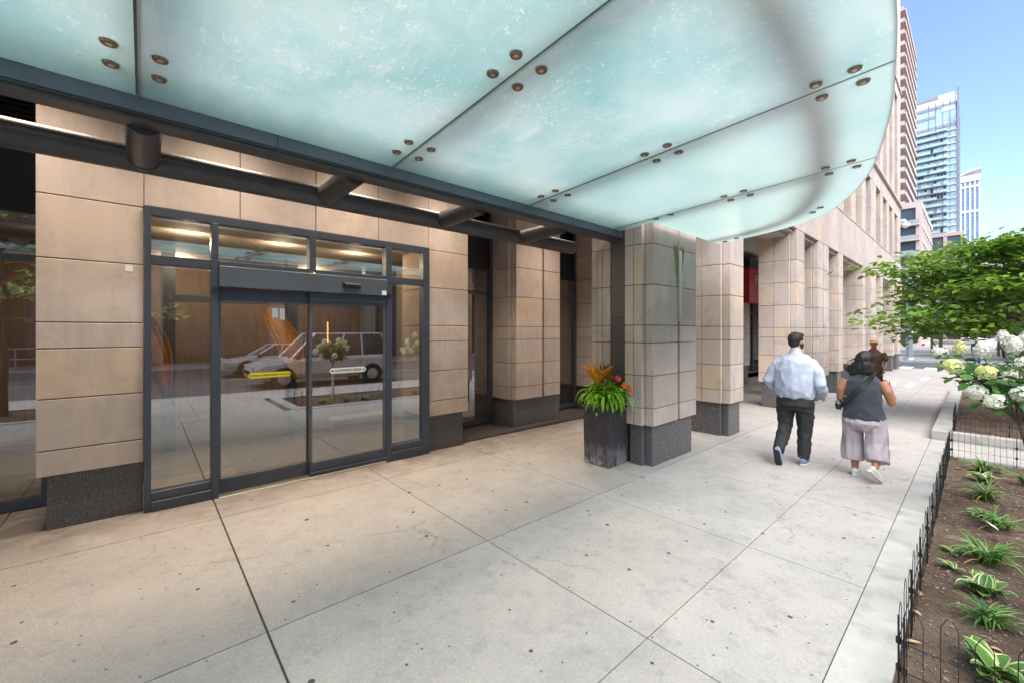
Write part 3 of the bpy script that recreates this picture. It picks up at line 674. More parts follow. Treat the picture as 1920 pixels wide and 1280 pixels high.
# soffit lamps between the cross tubes; the last two added to brighten the arcade
LW=emis('soffit_lamp',(1,.66,.32),6)
nm=['leftmost of the warm soffit spotlights over the entrance tube','warm soffit spotlight over the left half of the entrance doors','warm soffit spotlight over the right half of the entrance doors','rightmost of the warm soffit spotlights over the entrance tube','added fill spotlight in the arcade soffit behind the first broad pier','added fill spotlight in the arcade soffit behind the second slim pier']
for i,x in enumerate((-.72,.68,2.02,3.36,5.8,8.1)):
    D=empty('soffit_spotlight',(x,4.92,4.59)); tag(D,nm[i],'spotlight','warm spotlights in the entrance soffit')
    m_=MB(); m_.tube([(0,0,-.02),(0,0,0)],.085,22); m_.build('trim_ring',WHITE,D)
    m_=MB(); m_.tube([(0,0,-.026),(0,0,-.0205)],.06,20); m_.build('lamp_lens',LW,D)
    L=bpy.data.lights.new('soffit_lamp','SPOT'); L.energy=125; L.color=(1,.82,.65); L.spot_size=math.radians(110); L.spot_blend=1.; L.shadow_soft_size=.3
    lo=bpy.data.objects.new('spot_lamp',L); COL.objects.link(lo); lo.parent=D; lo.location=(0,0,-.05); lo.rotation_euler=(math.radians(-4),0,0)
# wall sconces in the pier grooves
def alg_mat():
    m,t,out=nodes('algae'); co=coord(t,(1,1,.45)); sx=nd(t,'ShaderNodeSeparateXYZ',{0:coord(t)})
    b=mixc(t,ramp(t,noi(t,co,14,5),.4,.6),(.33,.30,.10),(.20,.19,.06))
    ax=mth(t,'ABSOLUTE',sx.outputs[0]); h=nd(t,'ShaderNodeMapRange',{0:sx.outputs[2],1:-.75,2:.0,3:.03,4:.19}).outputs[0]
    e=mth(t,'SUBTRACT',h,mth(t,'ADD',ax,mth(t,'MULTIPLY',noi(t,co,18,4),.05)))
    a=ramp(t,e,-.02,.03); a=mth(t,'MULTIPLY',a,ramp(t,sx.outputs[2],.10,.0)); a=mth(t,'MULTIPLY',a,.8)
    d=nd(t,'ShaderNodeBsdfDiffuse'); t.links.new(b,d.inputs[0]); tr=nd(t,'ShaderNodeBsdfTransparent'); mx=nd(t,'ShaderNodeMixShader',{0:a,1:tr.outputs[0],2:d.outputs[0]}); t.links.new(mx.outputs[0],out.inputs[0]); return m
ALG=alg_mat(); LENS=mat('frosted_lamp_glass',(.62,.64,.60),.2,0,.05)
for x,lb in ((5.865,'slim chrome wall lamp in the groove of the pier beside the planter with green stains'),(14.54,'slim wall lamp on the broad pier behind the walking man'),(23.24,'slim wall lamp on the broad pier beyond the man in brown'),(-2.79,'slim wall lamp on the pier left of the entrance')):
    D=empty('wall_sconce',(x,2.905,2.97)); tag(D,lb,'wall lamp','slim vertical wall lamps')
    m_=MB(); m_.box(-.045,.045,-.03,.02,-.03,.0,.5,c=.004); m_.box(-.045,.045,-.03,.02,-1.03,-1.0,.5,c=.004); m_.box(-.045,-.028,-.03,.02,-1.0,-.03,.5); m_.box(.028,.045,-.03,.02,-1.0,-.03,.5); m_.box(-.028,.028,-.005,.02,-1.0,-.03,.5)
    m_.build('lamp_housing',CHROME,D)
    m_=MB(); m_.tube([(0,-.022,-1.0),(0,-.022,-.03)],.02,12); m_.build('lamp_tube',LENS,D)
    if x==5.865:
        m_=MB(); m_.add([(-.22,-.0065,-.75),(-.046,-.0065,-.75),(-.046,-.0065,.09),(-.22,-.0065,.09)],[(0,1,2,3)]); m_.add([(.046,-.0065,-.75),(.22,-.0065,-.75),(.22,-.0065,.09),(.046,-.0065,.09)],[(0,1,2,3)])
        m_.build('algae_stain',ALG,BLD).location=(x,2.905,2.97)
# security camera at the building corner
D=empty('security_camera',(32.9,2.72,7.9)); tag(D,'white dome security camera on the far upper corner of the stone building','camera')
m_=MB(); m_.box(-.05,.05,0,.3,.25,.35,.5,c=.01); m_.tube([(0,0,.3),(0,0,.05)],.05,12); m_.build('bracket',WHITE,D)
m_=MB(); m_.tube([(0,0,.06),(0,0,0),(0,0,-.12),(0,0,-.2)],[.2,.22,.17,.03],18); m_.build('dome',WHITE,D)
# red shop sign deep in the arcade
D=empty('shop_sign',(16.85,5.3,3.4)); tag(D,'red shop sign with white capital letters seen between two piers','sign')
m_=MB(); m_.box(-.95,.95,0,.28,-.6,.62,.5,c=.01); m_.build('sign_box',mat('red_sign',(.55,.02,.03),.4),D)
m_=MB(); m_.box(-.95,.95,-.01,.3,.62,1.0,.5); m_.build('sign_frame',NAVY,D)
t_=text_obj('HO',.52,'sign_lettering',WST,D,.006); t_.location=(-.02,-.012,.22)
# ------------------------------------------------------------------ leaf helpers
def leaf_mat(name,c1,c2,edge=None,rough=.45,tr=.3):
    m,t,out=nodes(name); at=nd(t,'ShaderNodeAttribute',attribute_name='tone').outputs['Fac']; co=coord(t)
    b=mixc(t,ramp(t,at,0,1),c1,c2); b=mixc(t,mth(t,'MULTIPLY',ramp(t,noi(t,co,30,3),.4,.7),.25),b,[min(1,x*1.5) for x in c2])
    if edge: b=mixc(t,mth(t,'GREATER_THAN',at,1.5),b,edge)
    p=nd(t,'ShaderNodeBsdfPrincipled',{'Roughness':rough,'Specular IOR Level':.4}); t.links.new(b,p.inputs['Base Color'])
    tl=nd(t,'ShaderNodeBsdfTranslucent'); t.links.new(b,tl.inputs[0]); mx=nd(t,'ShaderNodeMixShader',{0:tr,1:p.outputs[0],2:tl.outputs[0]}); t.links.new(mx.outputs[0],out.inputs[0]); return m
def leaves_mesh(name,pos,size,mats,parent=None,droop=.25,elong=.55,flat=.55,seed=1,tones=None,mi=None):
    """many small folded leaves, one mesh"""
    r=np.random.default_rng(seed); n=len(pos); pos=np.asarray(pos)
    nz=r.normal(size=(n,3)); nz[:,2]=np.abs(nz[:,2])+flat*2.2; nz/=np.linalg.norm(nz,axis=1)[:,None]
    d=r.normal(size=(n,3)); d[:,2]-=droop; d-=nz*(d*nz).sum(1)[:,None]; d/=np.linalg.norm(d,axis=1)[:,None]
    s=np.cross(nz,d); L=size*r.uniform(.65,1.3,n)[:,None]; W=L*elong*.5
    v=np.stack([pos,pos+d*L*.35+s*W+nz*L*.06,pos+d*L*.75+s*W*.75+nz*L*.03,pos+d*L-nz*L*.12,pos+d*L*.75-s*W*.75+nz*L*.03,pos+d*L*.35-s*W+nz*L*.06],1).reshape(-1,3)
    o=np.arange(n)*6; f=np.stack([o,o+1,o+2,o+3],1); f2=np.stack([o,o+3,o+4,o+5],1); fs=np.concatenate([f,f2])
    me=bpy.data.meshes.new(name); me.vertices.add(len(v)); me.vertices.foreach_set('co',v.astype('f').ravel())
    me.loops.add(len(fs)*4); me.loops.foreach_set('vertex_index',fs.astype('i').ravel()); me.polygons.add(len(fs)); me.polygons.foreach_set('loop_start',(np.arange(len(fs))*4).astype('i')); me.polygons.foreach_set('loop_total',np.full(len(fs),4,'i'))
    me.update(calc_edges=True)
    tn=r.uniform(0,1,n) if tones is None else np.asarray(tones); a=me.attributes.new('tone','FLOAT','FACE'); a.data.foreach_set('value',np.concatenate([tn,tn]).astype('f'))
    ob=bpy.data.objects.new(name,me); COL.objects.link(ob); me.materials.append(mats)
    if parent is not None: ob.parent=parent
    return ob
BARK=mat('bark',(.13,.10,.08),.9,0,.25,8,bump=.6,bs=40,aniso=(1,1,.25))
LF1=leaf_mat('maple_leaf',(.06,.15,.02),(.26,.42,.06),tr=.42); LF2=leaf_mat('park_leaf',(.03,.085,.022),(.10,.20,.045)); LF3=leaf_mat('hydrangea_leaf',(.03,.10,.025),(.10,.25,.05))
HOSTA=leaf_mat('hosta_leaf',(.035,.12,.03),(.12,.28,.05),edge=(.62,.66,.32)); FERN=leaf_mat('lime_leaf',(.12,.32,.02),(.32,.58,.04)); ORL=leaf_mat('orange_leaf',(.55,.16,.02),(.85,.45,.03)); BRZ=leaf_mat('bronze_leaf',(.12,.05,.02),(.35,.2,.03)); PUR=leaf_mat('purple_leaf',(.03,.012,.02),(.07,.03,.04))
def blade(mb,b,az,L,W,el0=70,el1=-30,tone=.5,edge=False,mi=0,n=7,fold=.25):
    """arched strap / hosta leaf as a strip of faces"""
    p=Vector(b); rows=[]
    for i in range(n+1):
        u=i/n; el=math.radians(el0+(el1-el0)*u); d=Vector((math.cos(az)*math.cos(el),math.sin(az)*math.cos(el),math.sin(el)))
        s=Vector((-math.sin(az),math.cos(az),0)); nn=s.cross(d)*-1
        w_=W*.5*(math.sin(math.pi*min(1,(u*.94+.06)))**.75 if W>.03 else (1-u**2.5))+.001
        rows.append([p+s*w_+nn*w_*fold,p+s*w_*.78+nn*w_*fold*.6,p,p-s*w_*.78+nn*w_*fold*.6,p-s*w_+nn*w_*fold]); p=p+d*(L/n)
    vs=[q for r_ in rows for q in r_]
    inn=[(i*5+j,i*5+j+1,(i+1)*5+j+1,(i+1)*5+j) for i in range(n) for j in (1,2)]; ed=[(i*5+j,i*5+j+1,(i+1)*5+j+1,(i+1)*5+j) for i in range(n) for j in (0,3)]
    mb.add(vs,inn,tone,mi,True); mb.add(vs,ed,2. if edge else tone,mi,True)
# ------------------------------------------------------------------ square planter by the pier
PL=empty('square_planter',(4.865,3.485,gz(4.86))); tag(PL,'tall square charcoal planter box with salt stains against the first pier','planter')
def planter_mat():
    m,t,out=nodes('charcoal_planter'); co=coord(t); sx=nd(t,'ShaderNodeSeparateXYZ',{0:co})
    b=mixc(t,ramp(t,noi(t,co,5,5),.3,.7),(.030,.030,.036),(.05,.05,.058))
    h=nd(t,'ShaderNodeMapRange',{0:sx.outputs[2],1:.34,2:.02,3:0,4:1}).outputs[0]
    k=mth(t,'MULTIPLY',h,ramp(t,noi(t,coord(t,(1,1,.5)),11,8,.75),.42,.62)); b=mixc(t,mth(t,'MULTIPLY',k,.75),b,(.45,.46,.48))
    k2=mth(t,'MULTIPLY',ramp(t,noi(t,coord(t,(1,1,.15)),22,3),.66,.72),.2); b=mixc(t,k2,b,(.5,.5,.5))
    p=nd(t,'ShaderNodeBsdfPrincipled',{'Roughness':.5}); t.links.new(b,p.inputs['Base Color']); bn=nd(t,'ShaderNodeBump',{'Strength':.25,'Distance':.004,'Height':noi(t,co,60,5)}); t.links.new(bn.outputs[0],p.inputs['Normal']); t.links.new(p.outputs[0],out.inputs[0]); return m
mb=MB(); q=.205; r_=.218; hh=.93
def frust(mb,q,r,z0,z1,flip=False):
    vs=[(-q,-q,z0),(q,-q,z0),(q,q,z0),(-q,q,z0),(-r,-r,z1),(r,-r,z1),(r,r,z1),(-r,r,z1)]
    sd=[(0,1,5,4),(1,2,6,5),(2,3,7,6),(3,0,4,7)]; mb.add(vs,[f[::-1] for f in sd] if flip else sd)
frust(mb,q-.006,q-.006,0,.02); frust(mb,q,r_,.02,hh); frust(mb,q-.03,r_-.022,hh-.1,hh,True)
mb.add([(-r_,-r_,hh),(r_,-r_,hh),(r_,r_,hh),(-r_,r_,hh),(-r_+.022,-r_+.022,hh),(r_-.022,-r_+.022,hh),(r_-.022,r_-.022,hh),(-r_+.022,r_-.022,hh)],[(0,1,5,4),(1,2,6,5),(2,3,7,6),(3,0,4,7)])
pb=mb.build('planter_box',planter_mat(),PL)
SOIL0=mat('potting_soil',(.05,.035,.025),.95,0,.3,20,bump=.5)
mb=MB(); mb.box(-.2,.2,-.2,.2,.84,.87,.5); mb.build('soil',SOIL0,PL)
D=empty('potted_plants',(4.865,3.485,gz(4.86)+.87)); tag(D,'lime, orange and red bedding plants spilling over the charcoal planter','plants')
D.scale=(1.12,1.12,1.15); mb=MB(); R=random.Random(3)
for k in range(150):
    a=R.uniform(0,2*math.pi); r0=R.uniform(.02,.2); bx,by=r0*math.cos(a)-.03,r0*math.sin(a)-.02
    az=a+R.gauss(0,.5); L=R.uniform(.08,.24); blade(mb,(bx,by,R.uniform(0,.13)),az,L,R.uniform(.03,.055),R.uniform(35,70),R.uniform(-85,-30),R.random(),n=5)
for k in range(46):   # trailing mass over the camera-side corner
    az=R.uniform(math.radians(150),math.radians(275)); bx,by=.17*math.cos(az),.17*math.sin(az); blade(mb,(bx,by,R.uniform(.0,.08)),az+R.gauss(0,.3),R.uniform(.16,.40),R.uniform(.022,.042),R.uniform(20,60),R.uniform(-125,-75),R.random(),n=6)
mb.build('lime_foliage',FERN,D)
pp=[]
for k in range(1300):
    a=R.uniform(0,6.28); rr=.25*math.sqrt(R.random()); pp.append((rr*math.cos(a),rr*math.sin(a),.20*(1-(rr/.26)**2)+R.uniform(-.12,.05)))
leaves_mesh('small_leaves',pp,.05,FERN,D,seed=8,droop=.5,elong=.5,flat=.3)
mb=MB()
for k in range(22):
    az=R.uniform(math.radians(70),math.radians(260)); blade(mb,(-.08,.04,.12),az,R.uniform(.30,.47),R.uniform(.05,.08),R.uniform(66,86),R.uniform(5,50),R.random(),n=6,fold=.5)
mb.build('orange_leaves',ORL,D)
mb=MB()
for k in range(26):
    az=R.uniform(0,6.28); blade(mb,(.06,.0,.18),az,R.uniform(.20,.30),R.uniform(.03,.045),R.uniform(70,88),R.uniform(40,70),R.random(),n=5,fold=.5)
mb.build('bronze_leaves',BRZ,D)
mb=MB()
for k in range(9): blade(mb,(R.uniform(-.02,.03),R.uniform(.0,.1),.08),R.uniform(0,6.28),R.uniform(.34,.46),.014,R.uniform(82,89),R.uniform(66,84),R.random(),n=5)
for k in range(14): blade(mb,(.17,-.12,.0),R.uniform(-1.4,.6),R.uniform(.1,.2),.012,R.uniform(0,40),R.uniform(-60,-20),R.random(),n=5)
mb.build('purple_spikes',PUR,D)
mb=MB()
for k in range(5): blade(mb,(R.uniform(0,.16),-.19,.02),R.uniform(-2.2,-.6),R.uniform(.3,.42),.009,R.uniform(20,50),R.uniform(-100,-85),.8,n=7)
mb.build('pale_trailing_grass',mat('pale_grass',(.5,.55,.4),.6),D)
def petals(mb,c,nrm,r,tone,mi=0,np_=5):
    nrm=Vector(nrm).normalized(); u=nrm.orthogonal().normalized(); w_=nrm.cross(u); ph=R.uniform(0,6)
    for i in range(np_):
        a=ph+2*math.pi*i/np_; d=u*math.cos(a)+w_*math.sin(a); s=nrm.cross(d)
        C_=Vector(c); mb.add([C_,C_+d*r*.55+s*r*.42+nrm*r*.12,C_+d*r+nrm*r*.05,C_+d*r*.55-s*r*.42+nrm*r*.12],[(0,1,2,3)],tone,mi)
mb=MB()
for (x,y,z,r,mi) in [(a_+.02,b_-.05,c_+.10,d_*1.25,e_) for a_,b_,c_,d_,e_ in [(.10,-.06,.17,.035,0),(.13,-.14,.10,.036,1),(.15,-.19,.07,.032,1),(.17,-.10,.08,.03,0),(.2,-.16,.11,.045,2),(.22,-.13,.06,.04,2),(.21,-.19,.03,.035,2),(.16,-.2,.01,.028,1),(.06,.02,.2,.028,0)]]:
    for q_ in range(4): petals(mb,(x+R.gauss(0,.008),y+R.gauss(0,.008),z+R.gauss(0,.008)),(R.gauss(-.4,.4),R.gauss(-.8,.3),R.gauss(.5,.3)),r,R.random(),mi)
mb.build('blossoms',[mat('red_petal',(.75,.08,.05),.5),mat('orange_petal',(.85,.22,.04),.5),mat('yellow_petal',(.85,.55,.02),.5)],D)
# ------------------------------------------------------------------ planting beds
def soil_mat():
    m,t,out=nodes('mulch_soil'); co=coord(t)
    b=mixc(t,ramp(t,noi(t,co,2.2,6,.7),.35,.65),(.085,.058,.043),(.165,.12,.09))
    b=mixc(t,mth(t,'MULTIPLY',ramp(t,noi(t,co,45,6,.75),.5,.7),.6),b,(.045,.03,.024))
    v=nd(t,'ShaderNodeTexVoronoi',{'Vector':coord(t,(1,2.2,1),(0,0,.6)),'Scale':55.}); pk=nd(t,'ShaderNodeSeparateColor',{0:v.outputs['Color']})
    b=mixc(t,mth(t,'MULTIPLY',mth(t,'GREATER_THAN',pk.outputs[0],.8),ramp(t,v.outputs['Distance'],.35,.1)),b,(.30,.22,.16))
    p=nd(t,'ShaderNodeBsdfPrincipled',{'Roughness':.95,'Specular IOR Level':.2}); t.links.new(b,p.inputs['Base Color'])
    bn=nd(t,'ShaderNodeBump',{'Strength':.8,'Distance':.02,'Height':noi(t,co,60,8,.75)}); t.links.new(bn.outputs[0],p.inputs['Normal']); t.links.new(p.outputs[0],out.inputs[0]); return m
SOIL=soil_mat(); LITT=mat('dry_leaf',(.34,.22,.12),.8,0,.3,9,tonev=.5); CHIP=mat('wood_chip',(.20,.14,.10),.9,0,.5,14,tonev=.5)
def bed(x0,x1,y0,y1,h,kw,lab,soildz):
    """raised kerb frame with soil inside"""
    K=empty('planting_bed',((x0+x1)/2,(y0+y1)/2,gz((x0+x1)/2))); tag(K,lab,'planting bed','street planting beds'); K.location=(0,0,0)
    mb=MB()
    def seg(a,b,c_,d_):
        vs=[]
        for x,y in ((a,c_),(b,c_),(b,d_),(a,d_)): vs.append((x,y,gz(x)+h))
        lo=[(x,y,z-h-.2) for x,y,z in vs]; mb.add(vs+lo,[(0,1,2,3),(0,4,5,1),(1,5,6,2),(2,6,7,3),(3,7,4,0)],R.random())
    xs=list(np.linspace(x0,x1,max(2,int((x1-x0)/2.3)+1)))
    for a,b in zip(xs[:-1],xs[1:]): seg(a+.003,b-.003,y1-kw,y1); seg(a+.003,b-.003,y0,y0+kw)
    seg(x0,x0+kw,y0+kw+.004,y1-kw-.004); seg(x1-kw,x1,y0+kw+.004,y1-kw-.004)
    mb.build('curb_frame',CURB,K)
    nx=int((x1-x0-2*kw)/.05); ny=int((y1-y0-2*kw)/.05); mb=MB(); xs=np.linspace(x0+kw-.004,x1-kw+.004,nx); ys=np.linspace(y0+kw-.004,y1-kw+.004,ny)
    vs=[]
    for x in xs:
        for y in ys: vs.append((x,y,gz(x)+soildz+.05*mnoise.noise((x*1.3,y*1.3,3))+.018*mnoise.noise((x*7,y*7,0))+.014*mnoise.noise((x*17,y*17,5))))
    mb.add(vs,[(i*ny+j,(i+1)*ny+j,(i+1)*ny+j+1,i*ny+j+1) for i in range(nx-1) for j in range(ny-1)],.5,0,True)
    mb.build('soil',SOIL,K)
    mb=MB()
    for k in range(int(700*min(12,(x1-x0)*(y1-y0)))):
        x=R.uniform(x0+kw,x1-kw) if R.random()<.3 else R.uniform(x0+kw,min(x1-kw,x0+kw+5)); y=R.uniform(y0+kw,y1-kw); z=gz(x)+soildz+.05*mnoise.noise((x*1.3,y*1.3,3))+.018*mnoise.noise((x*7,y*7,0))+.006+R.uniform(0,.006)
        a=R.uniform(0,6.28); L=R.uniform(.003,.011)*(2.2 if R.random()<.03 else 1); W=L*R.uniform(.2,.5); tl=R.uniform(-.4,.4)
        c_,s_=math.cos(a),math.sin(a)
        pts=[(-L,-W),(L,-W),(L,W),(-L,W)]; mb.add([(x+c_*u-s_*v,y+s_*u+c_*v,z+u*tl+.003*(v>0)) for u,v in pts],[(0,1,2,3)],R.random())
    mb.build('wood_chips',CHIP,K)['kind']='stuff'
    mb=MB()
    for k in range(int(9*(x1-x0))):
        x=R.uniform(x0+kw,x1-kw); y=R.uniform(y0+kw,y1-kw); blade(mb,(x,y,gz(x)+soildz+.05*mnoise.noise((x*1.3,y*1.3,3))+.02),R.uniform(0,6.28),R.uniform(.03,.08),R.uniform(.012,.03),R.uniform(0,30),R.uniform(-40,10),R.random(),n=4,fold=R.uniform(-.6,.6))
    mb.build('dry_leaf_litter',LITT,K)['kind']='stuff'
    return K
bed(2.55,9.36,-1.72,.525,.012,.235,'near planting bed with hostas and dark mulch inside low black wire fencing',-.015)
bed(10.46,20.3,-1.72,.525,.15,.235,'farther raised planting bed at whose soil the broad green street tree grows',.05)
bed(-5.1,.6-1.4,-1.72,.525,.012,.235,'planting bed behind the camera position seen only in the glass',-.015)
FB=mat('black_fence_wire',(.02,.02,.022),.35,.4,.1)
def wire_fence(p0,p1,lab,tall=.45,n0=0,base=.0,pitch=.116):
    """garden fence of hooped wires with two rails and stakes"""
    p0=Vector(p0); p1=Vector(p1); d=p1-p0; L=d.length; d/=L; K=empty('wire_garden_fence',(0,0,0)); tag(K,lab,'fence','black hooped wire fences around the planting beds')
    def P(u,z): q=p0+d*u; return (q.x,q.y,gz(q.x)+base+z)
    mb=MB(); n=int(L/pitch)
    for i in range(n):
        u=i*pitch+.02; w_=pitch*.5; h=tall*(1 if i%2 else .93)
        lean=.006*math.sin(i*2.7)
        mb.tube([P(u,-.06),P(u+lean,h-.045),P(u+w_*.32+lean,h),P(u+w_*.68+lean,h),P(u+w_+lean,h-.045),P(u+w_,-.06)],.0019,5,caps=False)
    mb.build('hooped_wires',FB,K)
    mb=MB(); 
    for z in (.12,.26): mb.tube([P(0,z),P(L,z)],.0026,5)
    mb.build('rail_wire',FB,K)
    k=0
    for i in range(int(L/.62)+1):
        mb=MB(); u=i*.62+.01; mb.tube([P(u,-.1),P(u,tall*.86)],.0045,8); mb.tube([P(u,.245),P(u,.275)],.012,8); mb.tube([P(u,.105),P(u,.135)],.012,8); mb.build('stake',FB,K)
    return K
wire_fence((2.86,.262),(9.10,.262),'long black hooped wire fence along the near bed beside the sidewalk',pitch=.23)
wire_fence((2.85,.25),(2.85,-1.4),'near end run of black hooped wire fence at the bottom right corner',.46)
wire_fence((9.10,.25),(9.10,-1.4),'far end run of black hooped wire fence closing the near bed',.46)
wire_fence((10.78,.27),(12.6,.27),'short black hooped wire fence on the raised farther bed beside the sidewalk',.45,base=.06)
wire_fence((10.76,.26),(10.76,-1.4),'black hooped wire fence across the front of the raised farther bed',.4,base=.06)
def clump(kind,x,y,s,lab,seed):
    r=random.Random(seed); D=empty('hosta_plant' if kind!='grass' else 'daylily_clump',(x,y,gz(x)-.02)); tag(D,lab,'plant','low green perennials in the near bed')
    mb=MB(); s*=1.12
    if kind=='hosta':
        for k in range(20): blade(mb,(r.gauss(0,.02),r.gauss(0,.02),0),r.uniform(0,6.28),s*r.uniform(.8,1.25),s*r.uniform(.34,.46),r.uniform(50,86),r.uniform(-45,5),r.random(),True,n=7,fold=.3)
    elif kind=='small':
        for k in range(7): blade(mb,(0,0,.01),r.uniform(0,6.28),s*r.uniform(.7,1.1),s*.35,r.uniform(20,60),r.uniform(-30,0),r.random(),True,n=5)
    else:
        for k in range(60): blade(mb,(r.gauss(0,.025),r.gauss(0,.025),0),r.uniform(0,6.28),s*r.uniform(.8,1.5),s*r.uniform(.05,.11),r.uniform(55,88),r.uniform(-60,5),r.random(),r.random()<.45,n=7,fold=.4)
    mb.build('foliage',HOSTA,D)
    if kind=='grass':
        mb=MB()
        for k in range(3): blade(mb,(0,0,0),r.uniform(0,6.28),s*r.uniform(.9,1.3),s*.06,r.uniform(30,60),-50,.3,n=6)
        mb.build('withered_leaves',mat('withered_leaf',(.55,.30,.08),.7,0,.3,8),D)
    return D
for i,(k,x,y,s,lab) in enumerate([
 ('hosta',3.38,-.07,.165,'large cream-edged hosta nearest the bottom right corner'),
 ('grass',3.98,-.05,.16,'upright green daylily with one orange withered leaf between two hostas'),
 ('hosta',4.42,-.04,.165,'spreading cream-edged hosta second from the camera'),
 ('grass',5.05,-.06,.215,'big striped arching clump in the middle of the row'),
 ('grass',6.05,-.13,.19,'thin-leaved clump with a pale tag at its foot'),
 ('small',6.35,-.05,.16,'small cream-tipped hosta behind the tagged clump'),
 ('grass',7.05,-.08,.2,'dense green clump before the two farthest ones'),
 ('hosta',7.9,-.07,.15,'pale hosta second from the far end of the row'),
 ('grass',8.45,-.07,.2,'farthest upright green clump by the far wire fence'),
 ('grass',8.2,-.42,.17,'partly visible clump at the right edge near the far wire fence'),
 ('small',5.07,.13,.1,'tiny seedling by the side fence, the farther of two'),
 ('small',4.72,.12,.11,'tiny seedling by the side fence, the nearer of two'),
 ('small',3.55,-.22,.1,'little clover-like sprout beside the nearest hosta'),
 ('small',8.75,-.2,.1,'small yellow-green sprout close to the far wire fence')]): clump(k,x,y,s,lab,20+i)
D=empty('plant_tag',(5.9,-.1,gz(5.9)+.03),.4); tag(D,'white plastic plant tag stuck in the soil under a clump','plant tag')
m_=MB(); m_.add([(-.04,-.03,0),(.04,-.04,.01),(.045,.03,.055),(-.035,.03,.045)],[(0,1,2,3)]); m_.add([(.04,.0,.0),(.09,.01,.02),(.08,.03,.08),(.04,.03,.06)],[(0,1,2,3)]); m_.build('tag_plate',WST,D)
D=empty('paper_scrap',(3.08,.06,gz(3)+.0),.9); tag(D,'scrap of white paper on the mulch behind the near wire fence','litter'); m_=MB(); m_.add([(-.012,-.02,.012),(.012,-.024,.016),(.014,.02,.02),(-.01,.022,.014)],[(0,1,2,3)]); m_.build('paper_sheet',WST,D)
# hydrangea standards
FLW=leaf_mat('hydrangea_floret',(.72,.72,.60),(.86,.86,.80),tr=.25,rough=.6); FLY=leaf_mat('lime_floret',(.62,.68,.22),(.80,.82,.42),tr=.25,rough=.6)
def flower_head(c,d,L,rad,m,par,r):
    c=Vector(c); d=Vector(d).normalized(); u=d.orthogonal().normalized(); w_=d.cross(u); mb=MB(); n=int(190*(L/.2))
    for k in range(n):
        t=r.random()**.8; a=r.uniform(0,6.28); rr=rad*(math.sin(math.pi*min(1,.22+t*.78))**.7)*r.uniform(.7,1.05)
        p=c+d*(L*t)+(u*math.cos(a)+w_*math.sin(a))*rr; nn=(p-(c+d*L*.35)).normalized()
        petals(mb,p,nn+Vector((r.gauss(0,.25),r.gauss(0,.25),r.gauss(0,.25))),r.uniform(.013,.021),r.random(),0,4)
    return mb.build('flower_head',m,par)
def hydrangea(x,y,lab,heads,seed,lean=(0,0),flowers=18,crz=1.35,rad=.62):
    r=random.Random(seed); D=empty('hydrangea_tree',(x,y,gz(x))); tag(D,lab,'flowering tree','hydrangea standards in the near bed')
    top=Vector((lean[0],lean[1],crz-.38)); mb=MB(); mb.tube([(0,0,-.1),(lean[0]*.2,lean[1]*.2,.35),(lean[0]*.7,lean[1]*.7,.7),top],[.022,.02,.018,.017],10)
    ends=[]
    for k in range(14):
        a=r.uniform(0,6.28); e=Vector((math.cos(a)*r.uniform(.2,rad*.8),math.sin(a)*r.uniform(.2,rad*.8),r.uniform(.1,.55))); mid=top+e*.5+Vector((0,0,.05)); mb.tube([top,mid,top+e],[.010,.007,.004],6); ends.append(top+e)
    for h in heads: 
        e=Vector(h[0])-Vector((0,0,.02)); mb.tube([top,top.lerp(e,.55)+Vector((0,0,.06)),e],[.009,.006,.004],6); ends.append(e)
    mb.build('trunk',BARK,D)
    mb=MB(); mb.tube([(0,0,-.05),(lean[0]*.18,lean[1]*.18,.34),(lean[0]*.42,lean[1]*.62,.72)],[.032,.031,.03],12); mb.build('trunk_guard',WHITE,D)
    pos=[]
    for k in range(420):
        e=r.choice(ends); c_=top+Vector((0,0,.25)); p=e.lerp(c_,r.uniform(0,.6)); pos.append(p+Vector((r.gauss(0,.05),r.gauss(0,.05),r.gauss(0,.04))))
    leaves_mesh('foliage',[tuple(p) for p in pos],.115,LF3,D,seed=seed,elong=.6)
    for h in heads: flower_head(h[0],h[1],h[2]*.80,h[2]*.34,FLY if h[3] else FLW,D,r)
    for k in range(flowers):
        a=r.uniform(0,6.28); q=r.uniform(.3,1)*rad; c_=(top.x+math.cos(a)*q,top.y+math.sin(a)*q,top.z+.18+.36*(1-(q/rad)**2)+r.uniform(-.05,.12)); flower_head(c_,(math.cos(a)*.7,math.sin(a)*.7,r.uniform(.1,.8)),r.uniform(.13,.18),.07,FLY if r.random()<.2 else FLW,D,r)
    return D
# flower positions of the visible tree: pixel directions turned into points at its own depth
def at(px,py,d):
    r_=(px-960)/775*d; return (r_*.7466+d*.6652,-r_*.6652+d*.7466,1.8+(620-py)*d/775)
hb=(6.95,-.47)
def hh_(px,py,d,dx,dz,L,y): 
    p=at(px,py,d); return ((p[0]-hb[0],p[1]-hb[1],p[2]-gz(hb[0])),(dx*.7466,-dx*.6652,dz),L,y)
HEADS=[hh_(1798,690,4.1,-.8,.3,.20,1),hh_(1772,665,4.4,-.7,.3,.17,0),hh_(1802,663,4.3,-.2,.9,.17,1),hh_(1845,668,4.2,-.3,.8,.18,0),hh_(1862,700,3.8,-.9,.25,.18,1),hh_(1890,712,3.9,.3,.5,.16,0),
 hh_(1845,738,3.9,-.9,.2,.20,0),hh_(1880,750,3.7,-.8,-.1,.19,0),hh_(1905,742,3.6,.6,.2,.19,0),hh_(1905,660,3.9,-.3,.9,.2,0),hh_(1912,690,3.7,.5,.4,.2,0),hh_(1925,645,4.0,.2,.9,.18,0),hh_(1925,735,3.7,.6,.3,.19,0),hh_(1880,640,4.3,0,1,.15,0)]
tp=at(1912,782,4.1)
